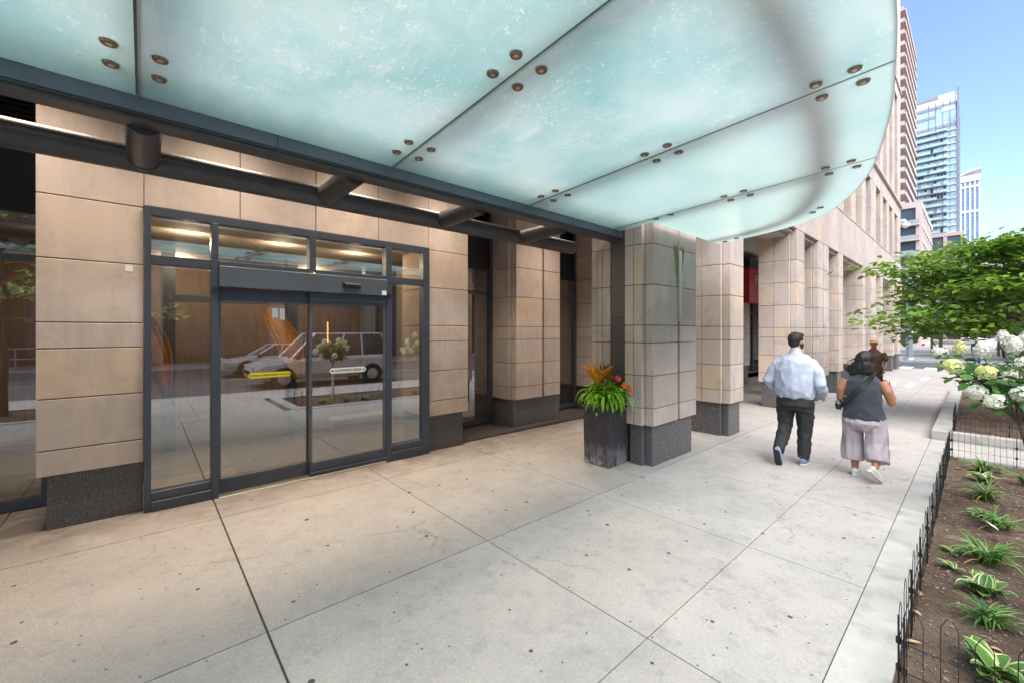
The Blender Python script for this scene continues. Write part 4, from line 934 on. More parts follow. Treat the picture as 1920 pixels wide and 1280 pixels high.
hydrangea(hb[0],hb[1],'white and lime hydrangea standard leaning over the near bed at the right edge',HEADS,5,lean=(tp[0]-hb[0],tp[1]-hb[1]),flowers=0,crz=1.33)
hydrangea(3.9,-.85,'white hydrangea standard at the camera end of the near bed',[],9,flowers=22,crz=1.32,rad=.45)
# ------------------------------------------------------------------ trees
def tree(name,x,y,H,cr,lab,cat,seed,nleaf,lsize,mat_,trunk_r=.07,first=1.6,layers=16,group=None,spread=1.,sp=None,z0=None,flat=.9,cl=(.34,.10)):
    r=random.Random(seed); D=empty(name,(x,y,gz(x) if z0 is None else z0)); tag(D,lab,cat,group); mb=MB()
    tp=[Vector((r.gauss(0,.02)*i,r.gauss(0,.02)*i,H*.93*i/7-.1)) for i in range(8)]; mb.tube(tp,[trunk_r*(1-.8*i/7)+.008 for i in range(8)],12)
    cl_c=[];
    def tz(z): f=max(0,min(.999,(z+.1)/(H*.93)))*7; i=int(f); return tp[i].lerp(tp[i+1],f-i)
    brs=[]
    for k in range(layers):
        z=first+(H*.9-first)*(k/(layers-1))**.9; fr=(z-first)/(H-first); Rr=cr*spread*(1-fr**1.9*.72)*r.uniform(.7,1.05); a=k*2.4+r.uniform(-.4,.4); brs.append((z,a,Rr,r.uniform(.02,.22)))
    if sp: brs+=sp
    for (z,a,Rr,up) in brs:
        p0=tz(z); pts=[p0]; n=6
        for i in range(1,n+1):
            u=i/n; pts.append(p0+Vector((math.cos(a+.15*math.sin(3*u+z))*Rr*u,math.sin(a+.15*math.sin(3*u+z))*Rr*u,Rr*(up*u*2-.35*up*u*u)+r.gauss(0,.03))))
        mb.tube(pts,[trunk_r*.42*(1-u/n)+.005 for u in range(n+1)],6)
        for i in range(2,n+1):
            for s in range(4):
                a2=a+r.choice((-1,1))*r.uniform(.4,1.2); l2=Rr*.36*r.uniform(.4,1)*(1.1-.5*i/n); e=pts[i]+Vector((math.cos(a2)*l2,math.sin(a2)*l2,r.uniform(-.05,.18)*l2)); 
                if s<2: mb.tube([pts[i],e],[.008,.003],4,caps=False)
                cl_c.append((e,1.)); cl_c.append((pts[i].lerp(e,.5),.8))
        cl_c.append((pts[-1],1.2))
    mb.build('trunk',BARK,D)
    pos=[];tn=[]
    cs=np.array([c_[0] for c_ in cl_c]); w_=np.array([c_[1] for c_ in cl_c]); rg=np.random.default_rng(seed); idx=rg.choice(len(cs),nleaf,p=w_/w_.sum()); sc=cr*.10
    pos=cs[idx]+rg.normal(size=(nleaf,3))*np.array([sc,sc,sc*cl[0]])
    ct=rg.uniform(0,1,len(cs)); tn=np.clip(ct[idx]*.55+rg.uniform(0,.45,nleaf),0,1)
    leaves_mesh('crown',pos,lsize,mat_,D,seed=seed,tones=tn,flat=flat); return D
# big street tree in the farther bed (spreading, layered)
tree('street_tree',13.3,-.75,4.2,2.05,'broad layered green street tree overhanging the sidewalk at the right','tree',11,8000,.15,LF1,.07,1.75,26,sp=[(2.12,2.42,2.7,.0),(3.1,2.2,2.3,.04),(2.25,2.42,2.25,.02),(2.45,2.1,1.9,.05),(2.9,2.5,1.9,.10),(3.2,2.2,1.8,.10),(2.5,2.8,1.7,.1),(2.0,2.0,1.5,.02),(2.,2.6,1.4,.0),(3.4,2.6,1.3,.1)],cl=(.34,.1))
pk=[(52,-2.5,7.5,3.6),(56,2.2,8,3.8),(60,-6,9,4.2),(63,-1.5,9,4.0),(70,3.5,9,4),(72,-5,10,4.6),(80,0,11,4.8),(50,-7.5,9,4.2),(84,-8,12,5),(96,-3,13,5.5),(66,-11,12,5),(30,-4.9,0,0)]
lb=['slim park tree just right of the traffic signal pole','park tree behind the signal pole at the plaza edge','larger park tree right of the slim one','park tree in the middle of the plaza row','park tree close to the beige apartment block','park tree behind the bus shelter','tall park tree far down the plaza','park tree beside the bus shelter near the road','distant tall tree over the road side','most distant tall tree of the park row','bulky park tree at the right picture edge']
t1=None
for i,((x,y,H_,cr),l_) in enumerate(zip(pk,lb)):
    tree('park_tree',x,y,H_,cr,l_,'tree',40+i,3600,.34,LF2,.11,2.3,11,'trees in the park across the side street',cl=(.6,.1))
tree('street_tree',-2.2,-.8,5.0,2.6,'street tree behind the camera mirrored in the entrance glass','tree',77,3500,.13,LF1,.07,2.0,12)
# ------------------------------------------------------------------ people
def loft(vsfs,pts,rad,seg=20,ref=(1,0,0)):
    """closed elliptical tube: rad = [(half width, half depth)] ; width axis is sideways to ref"""
    V,Fc=vsfs; o=len(V); pts=[Vector(p) for p in pts]; n=len(pts); ref=Vector(ref)
    for i,p in enumerate(pts):
        t=(pts[min(i+1,n-1)]-pts[max(i-1,0)]).normalized(); u=t.cross(ref)
        if u.length<.25: u=t.cross(Vector((0,0,1)))
        u.normalize(); v=u.cross(t).normalized(); a,b=rad[i] if isinstance(rad[i],tuple) else (rad[i],rad[i])
        for k in range(seg):
            q=2*math.pi*k/seg; V.append(p+u*math.cos(q)*a+v*math.sin(q)*b)
    for i in range(n-1):
        for k in range(seg): Fc.append((o+i*seg+k,o+i*seg+(k+1)%seg,o+(i+1)*seg+(k+1)%seg,o+(i+1)*seg+k))
    Fc.append(tuple(o+k for k in range(seg))[::-1]); Fc.append(tuple(o+(n-1)*seg+k for k in range(seg)))
def ball(vsfs,c,r,rot=None,n=14):
    V,Fc=vsfs; o=len(V); c=Vector(c); r=Vector(r) if not isinstance(r,(int,float)) else Vector((r,r,r))
    for i in range(n+1):
        th=math.pi*i/n
        for k in range(n*2):
            ph=math.pi*k/n; v=Vector((r.x*math.sin(th)*math.cos(ph),r.y*math.sin(th)*math.sin(ph),r.z*math.cos(th)))
            if rot: v=rot@v
            V.append(c+v)
    m=n*2
    for i in range(n):
        for k in range(m): Fc.append((o+i*m+k,o+(i+1)*m+k,o+(i+1)*m+(k+1)%m,o+i*m+(k+1)%m))
def fuse(name,vsfs,m,parent,vox=.01,smooth=4,wr=0,wscale=6,seed=0,aniso=(1,1,1)):
    me=bpy.data.meshes.new(name+'_raw'); me.from_pydata([tuple(v) for v in vsfs[0]],[],vsfs[1]); ob=bpy.data.objects.new('tmp',me); COL.objects.link(ob)
    rm=ob.modifiers.new('r','REMESH'); rm.mode='VOXEL'; rm.voxel_size=vox; rm.use_smooth_shade=True
    if smooth: s=ob.modifiers.new('s','SMOOTH'); s.iterations=smooth; s.factor=.5
    dg=bpy.context.evaluated_depsgraph_get(); dg.update(); m2=bpy.data.meshes.new_from_object(ob.evaluated_get(dg)); bpy.data.objects.remove(ob); bpy.data.meshes.remove(me)
    m2.name=name; m2.materials.clear(); m2.materials.append(m)
    if wr:
        nn=[v.normal.copy() for v in m2.vertices]
        for v,n_ in zip(m2.vertices,nn):
            c=v.co; q=(c.x*wscale*aniso[0]+seed,c.y*wscale*aniso[1],c.z*wscale*aniso[2]); d=1-abs(mnoise.noise(q))*2.2; d+=.5*mnoise.noise((q[0]*2.3,q[1]*2.3,q[2]*2.3+7)); v.co=c+n_*d*wr
    for p in m2.polygons: p.use_smooth=True
    ob=bpy.data.objects.new(name,m2); COL.objects.link(ob)
    if parent is not None: ob.parent=parent
    return ob
def hand(B,w,fwd,nrm,s=1.,curl=.5,side=1):
    """palm, four bent fingers of unequal length and a thumb leaving the side of the palm"""
    w=Vector(w); f=Vector(fwd).normalized(); n=Vector(nrm); n=(n-f*n.dot(f)).normalized(); x=f.cross(n)*side
    loft(B,[w-f*.02*s,w+f*.02*s,w+f*.055*s,w+f*.09*s],[(.026*s,.02*s),(.034*s,.018*s),(.041*s,.016*s),(.040*s,.013*s)],14,ref=n)
    for k,(off,L) in enumerate(((-.029,.068),(-.010,.078),(.010,.074),(.028,.058))):
        p=w+f*.085*s+x*off*s; d=f.copy(); pts=[p]; 
        for j in range(3):
            a=curl*(.5+.55*j); d=(f*math.cos(a)+n*math.sin(a)).normalized(); pts.append(pts[-1]+d*L*s*(.44,.32,.26)[j])
        loft(B,pts,[.0095*s,.009*s,.0082*s,.006*s],10,ref=n)
    p=w+f*.025*s-x*.03*s; d=(f*.75-x*.6+n*.25).normalized(); loft(B,[p,p+d*.035*s,p+(d*.06+f*.012)*s,p+(d*.072+f*.03)*s],[.014*s,.0115*s,.010*s,.007*s],10,ref=n)
SK1=mat('skin_light',(.50,.27,.19),.5,0,.06,8); SK2=mat('skin_tan',(.36,.165,.095),.45,0,.06,8); 
HAIRB=mat('black_hair',(.010,.009,.009),.6,0,.3,30,aniso=(1,1,.2),bump=.4,bs=120); HAIRD=mat('dark_brown_hair',(.020,.014,.010),.6,0,.3,40,bump=.5,bs=150)
def head(B,c,yaw,s=1.,pitch=0):
    """skull, jaw, nose, ears, brows and lips; eyes at half height"""
    M=Matrix.Rotation(yaw,3,'Z')@Matrix.Rotation(pitch,3,'Y'); c=Vector(c)
    def T(x,y,z): return c+M@Vector((x*s,y*s,z*s))
    ball(B,T(-.012,0,.025),(.098*s,.077*s,.098*s),M); ball(B,T(.022,0,-.03),(.070*s,.062*s,.078*s),M); ball(B,T(.045,0,-.075),(.036*s,.034*s,.030*s),M)
    loft(B,[T(.085,0,.018),T(.103,0,-.015),T(.112,0,-.032),T(.085,0,-.040)],[.008*s,.011*s,.014*s,.01*s],10,ref=M@Vector((0,1,0)))
    for q in (-1,1): ball(B,T(-.008,q*.078,-.012),(.018*s,.009*s,.031*s),M,8); ball(B,T(.078,q*.028,.022),(.014*s,.02*s,.008*s),M,8); ball(B,T(-.008+.065,q*.035,-.03),(.03*s,.022*s,.025*s),M,8)
    ball(B,T(.088,0,-.058),(.010*s,.024*s,.010*s),M,8)
    return T,M
def eyes(T,M,par,s):
    mb=MB()
    for q in (-1,1):
        c=T(.083,q*.03,.004); mb.tube([c-M@Vector((.01,0,0)),c],.009*s,10,mi=0); mb.tube([c,c+M@Vector((.001,0,0))],.0045*s,8,mi=1)
    mb.build('eyes',[WHITE,INK],par)
# --- man in the pale blue shirt, walking away
def man():
    D=empty('person',(6.95,1.72,gz(6.95))); tag(D,'dark-haired bearded man in pale blue shirt and charcoal trousers walking away','person')
    B=([],[])
    T,M=head(B,(.055,-.005,1.722),-.42,1.04)
    loft(B,[(0,0,1.40),(.01,0,1.50),(.03,0,1.58),(.045,0,1.66)],[(.16,.1),(.12,.085),(.068,.07),(.062,.066)])
    loft(B,[(0,0,.90),(0,0,1.05),(.0,0,1.25),(0,0,1.45)],[(.19,.14),(.19,.14),(.20,.14),(.17,.11)])
    LA=[(0,.175,1.42),(-.03,.265,1.32),(-.06,.315,1.16),(.06,.305,1.07),(.20,.25,1.03)]; RA=[(0,-.175,1.42),(-.02,-.26,1.31),(-.05,-.315,1.14),(.05,-.31,1.04),(.15,-.285,.975)]
    for A_ in (LA,RA): loft(B,A_,[.055,.052,.042,.038,.028],14)
    hand(B,LA[-1],(.8,-.35,-.1),(0,-1,-.2),1.05,.9,1); hand(B,RA[-1],(.75,-.15,-.45),(0,1,.1),1.05,.8,-1)
    RL=[(0,-.105,.93),(.03,-.115,.70),(.035,-.11,.50),(.0,-.11,.28),(-.03,-.11,.09)]; LL=[(0,.105,.93),(-.01,.115,.72),(-.03,.115,.52),(-.16,.115,.35),(-.32,.115,.20)]
    for A_ in (RL,LL): loft(B,A_,[.095,.08,.056,.052,.036],14)
    fuse('body',B,SK1,D,.009,3)
    S_=([],[])
    loft(S_,[(0,0,.925),(0,0,.98),(-.012,0,1.08),(-.02,0,1.20),(-.022,0,1.32),(-.012,0,1.41),(.0,0,1.475),(.012,0,1.525),(.02,0,1.56)],[(.205,.155),(.228,.175),(.240,.19),(.242,.185),(.248,.17),(.245,.152),(.208,.125),(.135,.095),(.07,.075)],28)
    for A_ in (LA,RA):
        q=[Vector(p) for p in A_]; loft(S_,[q[0]+Vector((0,-.05 if q[0].y>0 else .05,-.01)),q[0],q[1],q[2],q[3],q[4]-(q[4]-q[3]).normalized()*.02],[(.072,.076),(.076,.078),(.070,.072),(.062,.062),(.053,.052),(.041,.040)],18)
    SHIRT=mat('pale_blue_cotton',(.47,.53,.67),.8,0,.05,5,bump=.5,bs=14,aniso=(1,1.2,.5),sheen=.2)
    sh=fuse('shirt',S_,SHIRT,D,.010,3,.015,7,1,(1,1.2,.7))
    C_=([],[]); loft(C_,[(.018,0,1.548),(.03,0,1.60),(.034,0,1.607)],[(.078,.080),(.071,.075),(.066,.07)],20); fuse('collar',C_,SHIRT,sh,.007,1)
    for A_ in (LA,RA):
        c1=([],[]); q=[Vector(p) for p in A_]; d=(q[4]-q[3]).normalized(); loft(c1,[q[4]-d*.065,q[4]-d*.005],[(.049,.046),(.046,.043)],16); fuse('cuff',c1,SHIRT,sh,.007,1)
    P_=([],[])
    loft(P_,[(0,0,.965),(0,0,.90),(-.01,0,.82),(-.01,0,.76)],[(.205,.155),(.218,.172),(.222,.175),(.17,.13)],24)
    for A_,sg in ((RL,-1),(LL,1)):
        q=[Vector(p) for p in A_]; q[0]=Vector((0,.105*sg,.86)); q[4]=q[4]+(q[4]-q[3]).normalized()*-.005
        loft(P_,q,[(.118,.135),(.108,.12),(.085,.092),(.077,.082),(.066,.072)],20)
    fuse('trousers',P_,mat('charcoal_twill',(.024,.025,.027),.85,0,.1,6,bump=.3,bs=10),D,.010,3,.010,8,4,(1,1,1.3))
    b_=([],[]); loft(b_,[(0,0,.93),(0,0,.962)],[(.214,.164),(.214,.164)],24); fuse('belt',b_,BLACK,D,.008,1)
    # hair and beard
    h=([],[]); ball(h,T(-.022,0,.038),(.104,.086,.098),M); ball(h,T(-.05,0,-.02),(.064,.070,.065),M); ball(h,T(.03,0,.085),(.07,.068,.04),M); hr=fuse('hair',h,HAIRD,D,.008,2,.003,40)
    h=([],[]); ball(h,T(.045,0,-.072),(.052,.056,.047),M); 
    for q in (-1,1): ball(h,T(.02,q*.05,-.045),(.04,.024,.05),M,8)
    fuse('beard',h,HAIRD,D,.007,2,.002,40); eyes(T,M,D,1)
    SH=mat('blue_grey_sneaker',(.22,.30,.42),.7,0,.3,20); SOLE=mat('pale_rubber_sole',(.62,.60,.55),.7)
    def shoe(ax,az,pitch,y,dark=False):
        Mr=Matrix.Rotation(pitch,3,'Y'); o=Vector((ax,y,az)); f=lambda x,z,yy=0:o+Mr@Vector((x,yy,z))
        s1=([],[]); loft(s1,[f(-.075,-.035),f(-.05,-.025),f(.02,-.03),f(.10,-.045),f(.165,-.058),f(.19,-.062)],[(.030,.035),(.04,.05),(.044,.045),(.050,.033),(.044,.024),(.025,.014)],16,ref=(0,0,1)); s_=fuse('shoe',s1,SH,D,.007,2)
        s2=([],[]); loft(s2,[f(-.085,-.074),f(-.04,-.076),f(.05,-.078),f(.13,-.080),f(.2,-.078)],[(.03,.014),(.043,.015),(.043,.014),(.052,.014),(.028,.010)],16,ref=(0,0,1)); fuse('sole',s2,BLACK if dark else SOLE,s_,.006,1)
    shoe(-.03,.088,0,-.11); shoe(-.325,.20,math.radians(62),.115,True)
man()
def woman():
    D=empty('person',(6.93,.965,gz(6.93))); tag(D,'black-haired woman in navy sleeveless top and lilac culottes walking away with a notepad','person')
    B=([],[]); T,M=head(B,(.04,-.02,1.485),-.30,.97)
    loft(B,[(0,0,1.15),(.0,0,1.26),(.018,0,1.35),(.035,0,1.43)],[(.15,.1),(.105,.075),(.056,.058),(.052,.056)])
    loft(B,[(0,0,.78),(0,0,.95),(0,0,1.1),(0,0,1.25)],[(.18,.14),(.17,.13),(.17,.13),(.14,.09)])
    RA=[(0,-.18,1.235),(-.02,-.235,1.12),(-.01,-.275,.975),(.13,-.265,1.03),(.235,-.225,1.13)]; LA=[(0,.18,1.235),(-.02,.225,1.12),(-.01,.235,.985),(.12,.17,.97),(.22,.06,1.0)]
    for A_ in (RA,LA): loft(B,[A_[0],A_[1],A_[2]+(0,) if False else A_[2],A_[3],A_[4]],[.06,.056,.044,.036,.025],16)
    hand(B,RA[-1],(.35,.25,.75),(-.6,.7,.1),.92,.9,-1); hand(B,LA[-1],(.8,-.5,.2),(0,-.2,-1),.92,.7,1)
    LL=[(0,.10,.85),(.04,.11,.62),(.05,.10,.45),(.03,.09,.26),(.01,.085,.085)]; RL=[(0,-.10,.85),(-.01,-.12,.63),(-.03,-.13,.46),(-.12,-.14,.32),(-.24,-.145,.19)]
    for A_ in (LL,RL): loft(B,A_,[.1,.085,.06,.056,.034],14)
    fuse('body',B,SK2,D,.009,3)
    S_=([],[]); loft(S_,[(0,0,.76),(0,0,.80),(-.005,0,.90),(-.01,0,1.02),(-.01,0,1.14),(0,0,1.235),(.008,0,1.285),(.015,0,1.325)],[(.222,.190),(.214,.184),(.196,.165),(.18,.148),(.182,.136),(.172,.115),(.125,.088),(.067,.068)],26)
    fuse('sleeveless_top',S_,mat('navy_knit',(.030,.036,.052),.9,0,.06,5,bump=.3,bs=12,sheen=.2),D,.010,3,.008,7,9,(1,1,.7))
    P_=([],[]); loft(P_,[(0,0,.86),(0,0,.78),(-.015,0,.70),(-.01,0,.62)],[(.175,.14),(.195,.16),(.212,.178),(.17,.13)],24)
    loft(P_,[(0,.10,.76),(.03,.11,.58),(.04,.115,.42),(.03,.112,.26),(.03,.112,.215)],[(.112,.14),(.108,.13),(.112,.12),(.120,.12),(.123,.122)],22)
    loft(P_,[(0,-.10,.76),(-.01,-.125,.58),(-.05,-.135,.43),(-.12,-.145,.30),(-.145,-.148,.25)],[(.112,.14),(.108,.13),(.108,.118),(.112,.115),(.115,.118)],22)
    fuse('culottes',P_,mat('lilac_linen',(.40,.35,.385),.85,0,.06,5,bump=.3,bs=10),D,.010,2,.014,8,2,(1,1.6,.35))
    # bobbed hair blown to the left
    h=([],[]); ball(h,T(-.022,0,.036),(.105,.09,.10),M); ball(h,T(-.05,.005,-.05),(.085,.098,.10),M); ball(h,T(-.04,.06,-.09),(.08,.07,.09),M)
    loft(h,[T(-.05,.04,-.04),T(-.06,.11,-.09),T(-.07,.175,-.115),T(-.07,.215,-.10)],[(.075,.06),(.062,.055),(.04,.035),(.012,.012)],14,ref=(0,0,1))
    loft(h,[T(-.06,.02,-.06),T(-.075,.06,-.15),T(-.07,.12,-.175),T(-.07,.16,-.17)],[(.08,.06),(.06,.05),(.035,.03),(.01,.01)],14,ref=(0,0,1))
    loft(h,[T(-.06,-.02,-.05),T(-.065,-.03,-.14),T(-.06,-.02,-.20)],[(.085,.06),(.075,.05),(.04,.03)],14)
    fuse('hair',h,HAIRB,D,.008,2,.007,22,0,(1,1,.3)); eyes(T,M,D,.95)
    mb=MB(); rr=random.Random(6)
    for k in range(90):
        a0=T(-.05+rr.uniform(-.05,.03),rr.uniform(-.07,.09),rr.uniform(-.16,.05)); e=Vector((rr.uniform(-.05,.02),rr.uniform(.03,.14) if k%3 else rr.uniform(-.06,.03),rr.uniform(-.13,-.02)))
        mb.tube([a0,a0+e*.5+Vector((-.02,.01,.012)),a0+e],[.004,.003,.001],4,caps=False)
    mb.build('hair_strands',HAIRB,D)
    # crossbody strap and small bag
    st=[]
    for i in range(15):
        u=i/14; a=math.radians(-62)+u*math.radians(148); 
    mb=MB(); pts=[(.03,-.10,1.335),(-.075,-.085,1.30),(-.130,-.03,1.215),(-.160,.05,1.10),(-.150,.13,.985),(-.085,.195,.90)]
    pts=spl([tuple(p) for p in pts],4); vs=[]
    for i,p in enumerate(pts):
        t=(Vector(pts[min(i+1,len(pts)-1)])-Vector(pts[max(i-1,0)])).normalized(); out_=Vector((p[0],p[1],0)).normalized(); s=t.cross(out_).normalized(); q=Vector(p)+out_*.012
        vs+=[q+s*.027,q+s*.027+out_*.006,q-s*.027+out_*.006,q-s*.027]
    mb.add(vs,[(i*4+k,i*4+(k+1)%4,(i+1)*4+(k+1)%4,(i+1)*4+k) for i in range(len(pts)-1) for k in range(4)]); mb.build('bag_strap',BLACK,D)
    g_=empty('belt_bag',(6.93+.02,.965+.245,gz(6.93)+.90)); tag(g_,'small black bag with a metal clasp at the hip of the walking woman','bag')
    c1=([],[]); loft(c1,[(-.07,0,-.055),(-.085,.0,0),(-.07,0,.055)],[(.03,.025),(.04,.03),(.03,.025)],14); loft(c1,[(-.08,0,0),(.09,0,0)],[(.03,.055),(.03,.055)],14,ref=(0,0,1)); fuse('pouch',c1,BLACK,g_,.007,2)
    m_=MB(); m_.box(-.115,-.105,-.012,.012,.02,.045,.5,c=.002); m_.build('clasp',CHROME,g_)
    g_=empty('notepad',(6.93+.27,.965-.235,gz(6.93)+1.20)); g_.rotation_euler=(math.radians(10),math.radians(-48),math.radians(-25)); tag(g_,'open pale notepad held up in the right hand of the walking woman','notepad')
    m_=MB(); m_.box(-.04,.04,-.055,.055,-.006,.0,.5); m_.build('cover',mat('lilac_card',(.35,.33,.5),.6),g_); m_=MB(); m_.box(-.038,.038,-.052,.052,.001,.007,.5); m_.build('pages',WST,g_)
    SH=mat('white_sneaker',(.66,.64,.60),.6,0,.08,20)
    def shoe(ax,az,pitch,y,yaw=0):
        Mr=Matrix.Rotation(yaw,3,'Z')@Matrix.Rotation(pitch,3,'Y'); o=Vector((ax,y,az)); f=lambda x,z,yy=0:o+Mr@Vector((x,yy,z))
        s1=([],[]); loft(s1,[f(-.068,-.032),f(-.045,-.025),f(.02,-.03),f(.09,-.045),f(.15,-.056),f(.172,-.06)],[(.028,.03),(.036,.044),(.040,.04),(.045,.03),(.04,.022),(.022,.014)],16,ref=(0,0,1)); s_=fuse('shoe',s1,SH,D,.007,2)
        s2=([],[]); loft(s2,[f(-.078,-.068),f(-.04,-.072),f(.05,-.073),f(.12,-.074),f(.18,-.072)],[(.027,.016),(.039,.016),(.039,.016),(.047,.014),(.025,.010)],16,ref=(0,0,1)); fuse('sole',s2,SH,s_,.006,1)
    shoe(.01,.083,0,.085,.06); shoe(-.245,.185,math.radians(38),-.145,-.5)
woman()
def walker(x,y,H,yaw,lab,skin,top,bot,hat=None,hands_hip=False,vox=.014,shorts=False,hair=HAIRD,arms=0,facing_cam=True):
    D=empty('person',(x,y,gz(x)),yaw); tag(D,lab,'person'); s=H/1.78; B=([],[])
    V=lambda a:[tuple(c*s for c in p) for p in a]
    T,M=head(B,(.03*s,0,1.665*s),0,s)
    loft(B,V([(0,0,1.38),(.0,0,1.47),(.01,0,1.56),(.02,0,1.62)]),[(.15*s,.09*s),(.1*s,.07*s),(.06*s,.06*s),(.055*s,.06*s)])
    loft(B,V([(0,0,.9),(0,0,1.1),(0,0,1.4)]),[(.15*s,.1*s),(.14*s,.1*s),(.15*s,.09*s)])
    if hands_hip: RA=[(0,-.19,1.42),(-.02,-.27,1.28),(-.03,-.38,1.16),(.05,-.31,1.06),(.1,-.21,1.0)]; LA=[(0,.19,1.42),(.02,.24,1.28),(.02,.26,1.14),(.12,.24,1.02),(.2,.2,.95)]
    else: RA=[(0,-.19,1.42),(-.03,-.23,1.28),(-.05,-.25,1.13),(.02,-.25,1.0),(.08,-.24,.88)]; LA=[(0,.19,1.42),(.0,.23,1.28),(.0,.25,1.13),(.08,.24,1.0),(.15,.22,.9)]
    RA,LA=V(RA),V(LA)
    for A_ in (RA,LA): loft(B,A_,[.05*s,.046*s,.038*s,.033*s,.025*s],12)
    hand(B,RA[-1],(.3,.2,-.8),(.2,1,0),s,.6,-1); hand(B,LA[-1],(.3,-.1,-.8),(.2,-1,0),s,.6,1)
    RL=V([(0,-.1,.9),(.04,-.1,.68),(.06,-.1,.48),(.06,-.1,.27),(.05,-.1,.08)]); LL=V([(0,.1,.9),(0,.105,.7),(-.02,.1,.49),(-.08,.1,.28),(-.14,.1,.1)])
    for A_ in (RL,LL): loft(B,A_,[.085*s,.075*s,.055*s,.05*s,.034*s],12)
    fuse('body',B,skin,D,vox*.75,2)
    S_=([],[]); loft(S_,V([(0,0,.9),(0,0,1.05),(0,0,1.2),(0,0,1.35),(0,0,1.44),(.01,0,1.53)]),[(.175*s,.13*s),(.172*s,.13*s),(.178*s,.13*s),(.19*s,.125*s),(.16*s,.1*s),(.07*s,.07*s)],22)
    e=3 if arms==0 else 5
    for A_ in (RA,LA): 
        q=A_[:e]; 
        if e==3: q=[q[0],q[1],tuple(Vector(q[1]).lerp(Vector(q[2]),.45))]
        loft(S_,q,[(.075*s,.075*s),(.07*s,.068*s),(.068*s,.064*s),(.055*s,.055*s),(.042*s,.042*s)][:len(q)],14)
    fuse('shirt',S_,top,D,vox,3,.006,7)
    P_=([],[]); loft(P_,V([(0,0,.93),(0,0,.85),(0,0,.76)]),[(.168*s,.125*s),(.178*s,.135*s),(.13*s,.1*s)],20)
    for A_ in (RL,LL):
        q=A_ if not shorts else [A_[0],A_[1],tuple(Vector(A_[1]).lerp(Vector(A_[2]),.6))]
        loft(P_,q,[(.1*s,.11*s),(.092*s,.1*s),(.082*s,.085*s),(.07*s,.07*s),(.06*s,.065*s)][:len(q)],16)
    fuse('shorts' if shorts else 'trousers',P_,bot,D,vox,3,.005,7)
    for (p,pt) in ((RL[-1],0),(LL[-1],.35)):
        s1=([],[]); Mr=Matrix.Rotation(pt,3,'Y'); o=Vector(p); f=lambda a,b:o+Mr@Vector((a*s,0,b*s)); loft(s1,[f(-.07,-.045),f(.02,-.04),f(.1,-.05),f(.18,-.062)],[(.035*s,.035*s),(.042*s,.04*s),(.046*s,.028*s),(.03*s,.015*s)],14,ref=(0,0,1)); fuse('shoe',s1,BLACK,D,.010,1)
    if hat:
        h=([],[]); ball(h,T(-.012,0,.062),(.112*s,.092*s,.085*s),M); loft(h,[T(-.01,0,.045),T(-.01,0,.055)],[(.155*s,.165*s),(.15*s,.16*s)],24,ref=(1,0,0)); fuse('hat',h,hat,D,.01,1)
    else:
        h=([],[]); ball(h,T(-.024,0,.036),(.102*s,.086*s,.098*s),M); fuse('hair',h,hair,D,.01,1)
    eyes(T,M,D,s); return D
BRN=mat('brown_uniform',(.105,.055,.032),.8,0,.1,6,bump=.3,bs=12); TAN=mat('tan_straw',(.48,.27,.13),.8,0,.1,10)
w3=walker(15.0,1.87,1.71,math.radians(180+8),'courier in brown uniform shirt and shorts with tan hat walking towards the camera',SK2,BRN,BRN,TAN,True,.012,True)
g_=empty('handheld_scanner',(14.86,1.68,gz(15)+.90)); tag(g_,'black handheld device at the hip of the man in brown','device'); m_=MB(); m_.box(-.03,.03,-.05,.05,-.08,.06,.5,c=.01); m_.tube([(0,0,.06),(0,0,.10)],.015,8); m_.build('device_body',BLACK,g_)
DEN=mat('blue_denim',(.12,.22,.42),.8,0,.15,10); DK=mat('dark_jacket',(.02,.025,.04),.8); GRY=mat('pale_grey_cloth',(.4,.42,.45),.8)
walker(43.5,-.05,1.72,math.radians(172),'pedestrian in dark vest, white sleeves and blue jeans at the far corner of the crossing',SK1,DK,DEN,None,False,.02,arms=1)
walker(62,-3.6,1.7,math.radians(150),'distant pedestrian in dark clothes under the park trees beside the bus shelter',SK2,DK,DK,None,False,.025)
walker(58,-1.7,1.65,math.radians(20),'distant pedestrian in pale clothes left of the one in dark clothes',SK2,GRY,DK,None,False,.025)
# ------------------------------------------------------------------ traffic signal and signs
GALV=mat('galvanised_steel',(.32,.36,.40),.45,.5,.1,3); YEL=mat('signal_yellow',(.80,.42,.02),.45,0,.05); BLU=mat('street_sign_blue',(.03,.07,.30),.5)
px,py_=46.2,3.58; gz0=gz(px)
D=empty('traffic_signal_pole',(px,py_,gz0)); tag(D,'tall grey signal pole with yellow signal heads across the side street','traffic signal')
m_=MB(); m_.tube([(0,0,-.1),(0,0,4),(0,0,8.6)],[.22,.17,.11],16); m_.build('pole',GALV,D)
m_=MB(); m_.tube([(0,0,0),(0,0,.12),(0,0,.2)],[.42,.40,.23],16); m_.build('base_plate',GALV,D)
m_=MB(); m_.tube([(0,0,6.2),(-.2,.3,6.25),(-.3,.62,6.25)],.05,10); m_.tube([(0,0,5.1),(-.3,.62,5.1)],.03,8); m_.build('mast_arm',GALV,D)
def signal(x,y,z,h=1.25,w=.34,n=3,yaw=0):
    m_=MB(); m_.box(x-.14,x+.14,y-w/2,y+w/2,z-h/2,z+h/2,.5,0,.03)
    for k in range(n):
        zc=z+h/2-h*(k+.5)/n; m_.tube([(x-.14,y,zc),(x-.36,y,zc+.02)],h/n*.40,14,mi=0,caps=False); m_.tube([(x-.145,y,zc),(x-.15,y,zc)],h/n*.36,14,mi=1)
    s=m_.build('signal_head',[YEL,mat('dark_lens',(.03,.03,.03),.2)],D); return s
signal(-.38,.62,5.65,1.3,.40); signal(-.3,-.38,2.85,.62,.42,2); signal(-.38,.62,6.75,.34,.5,1)
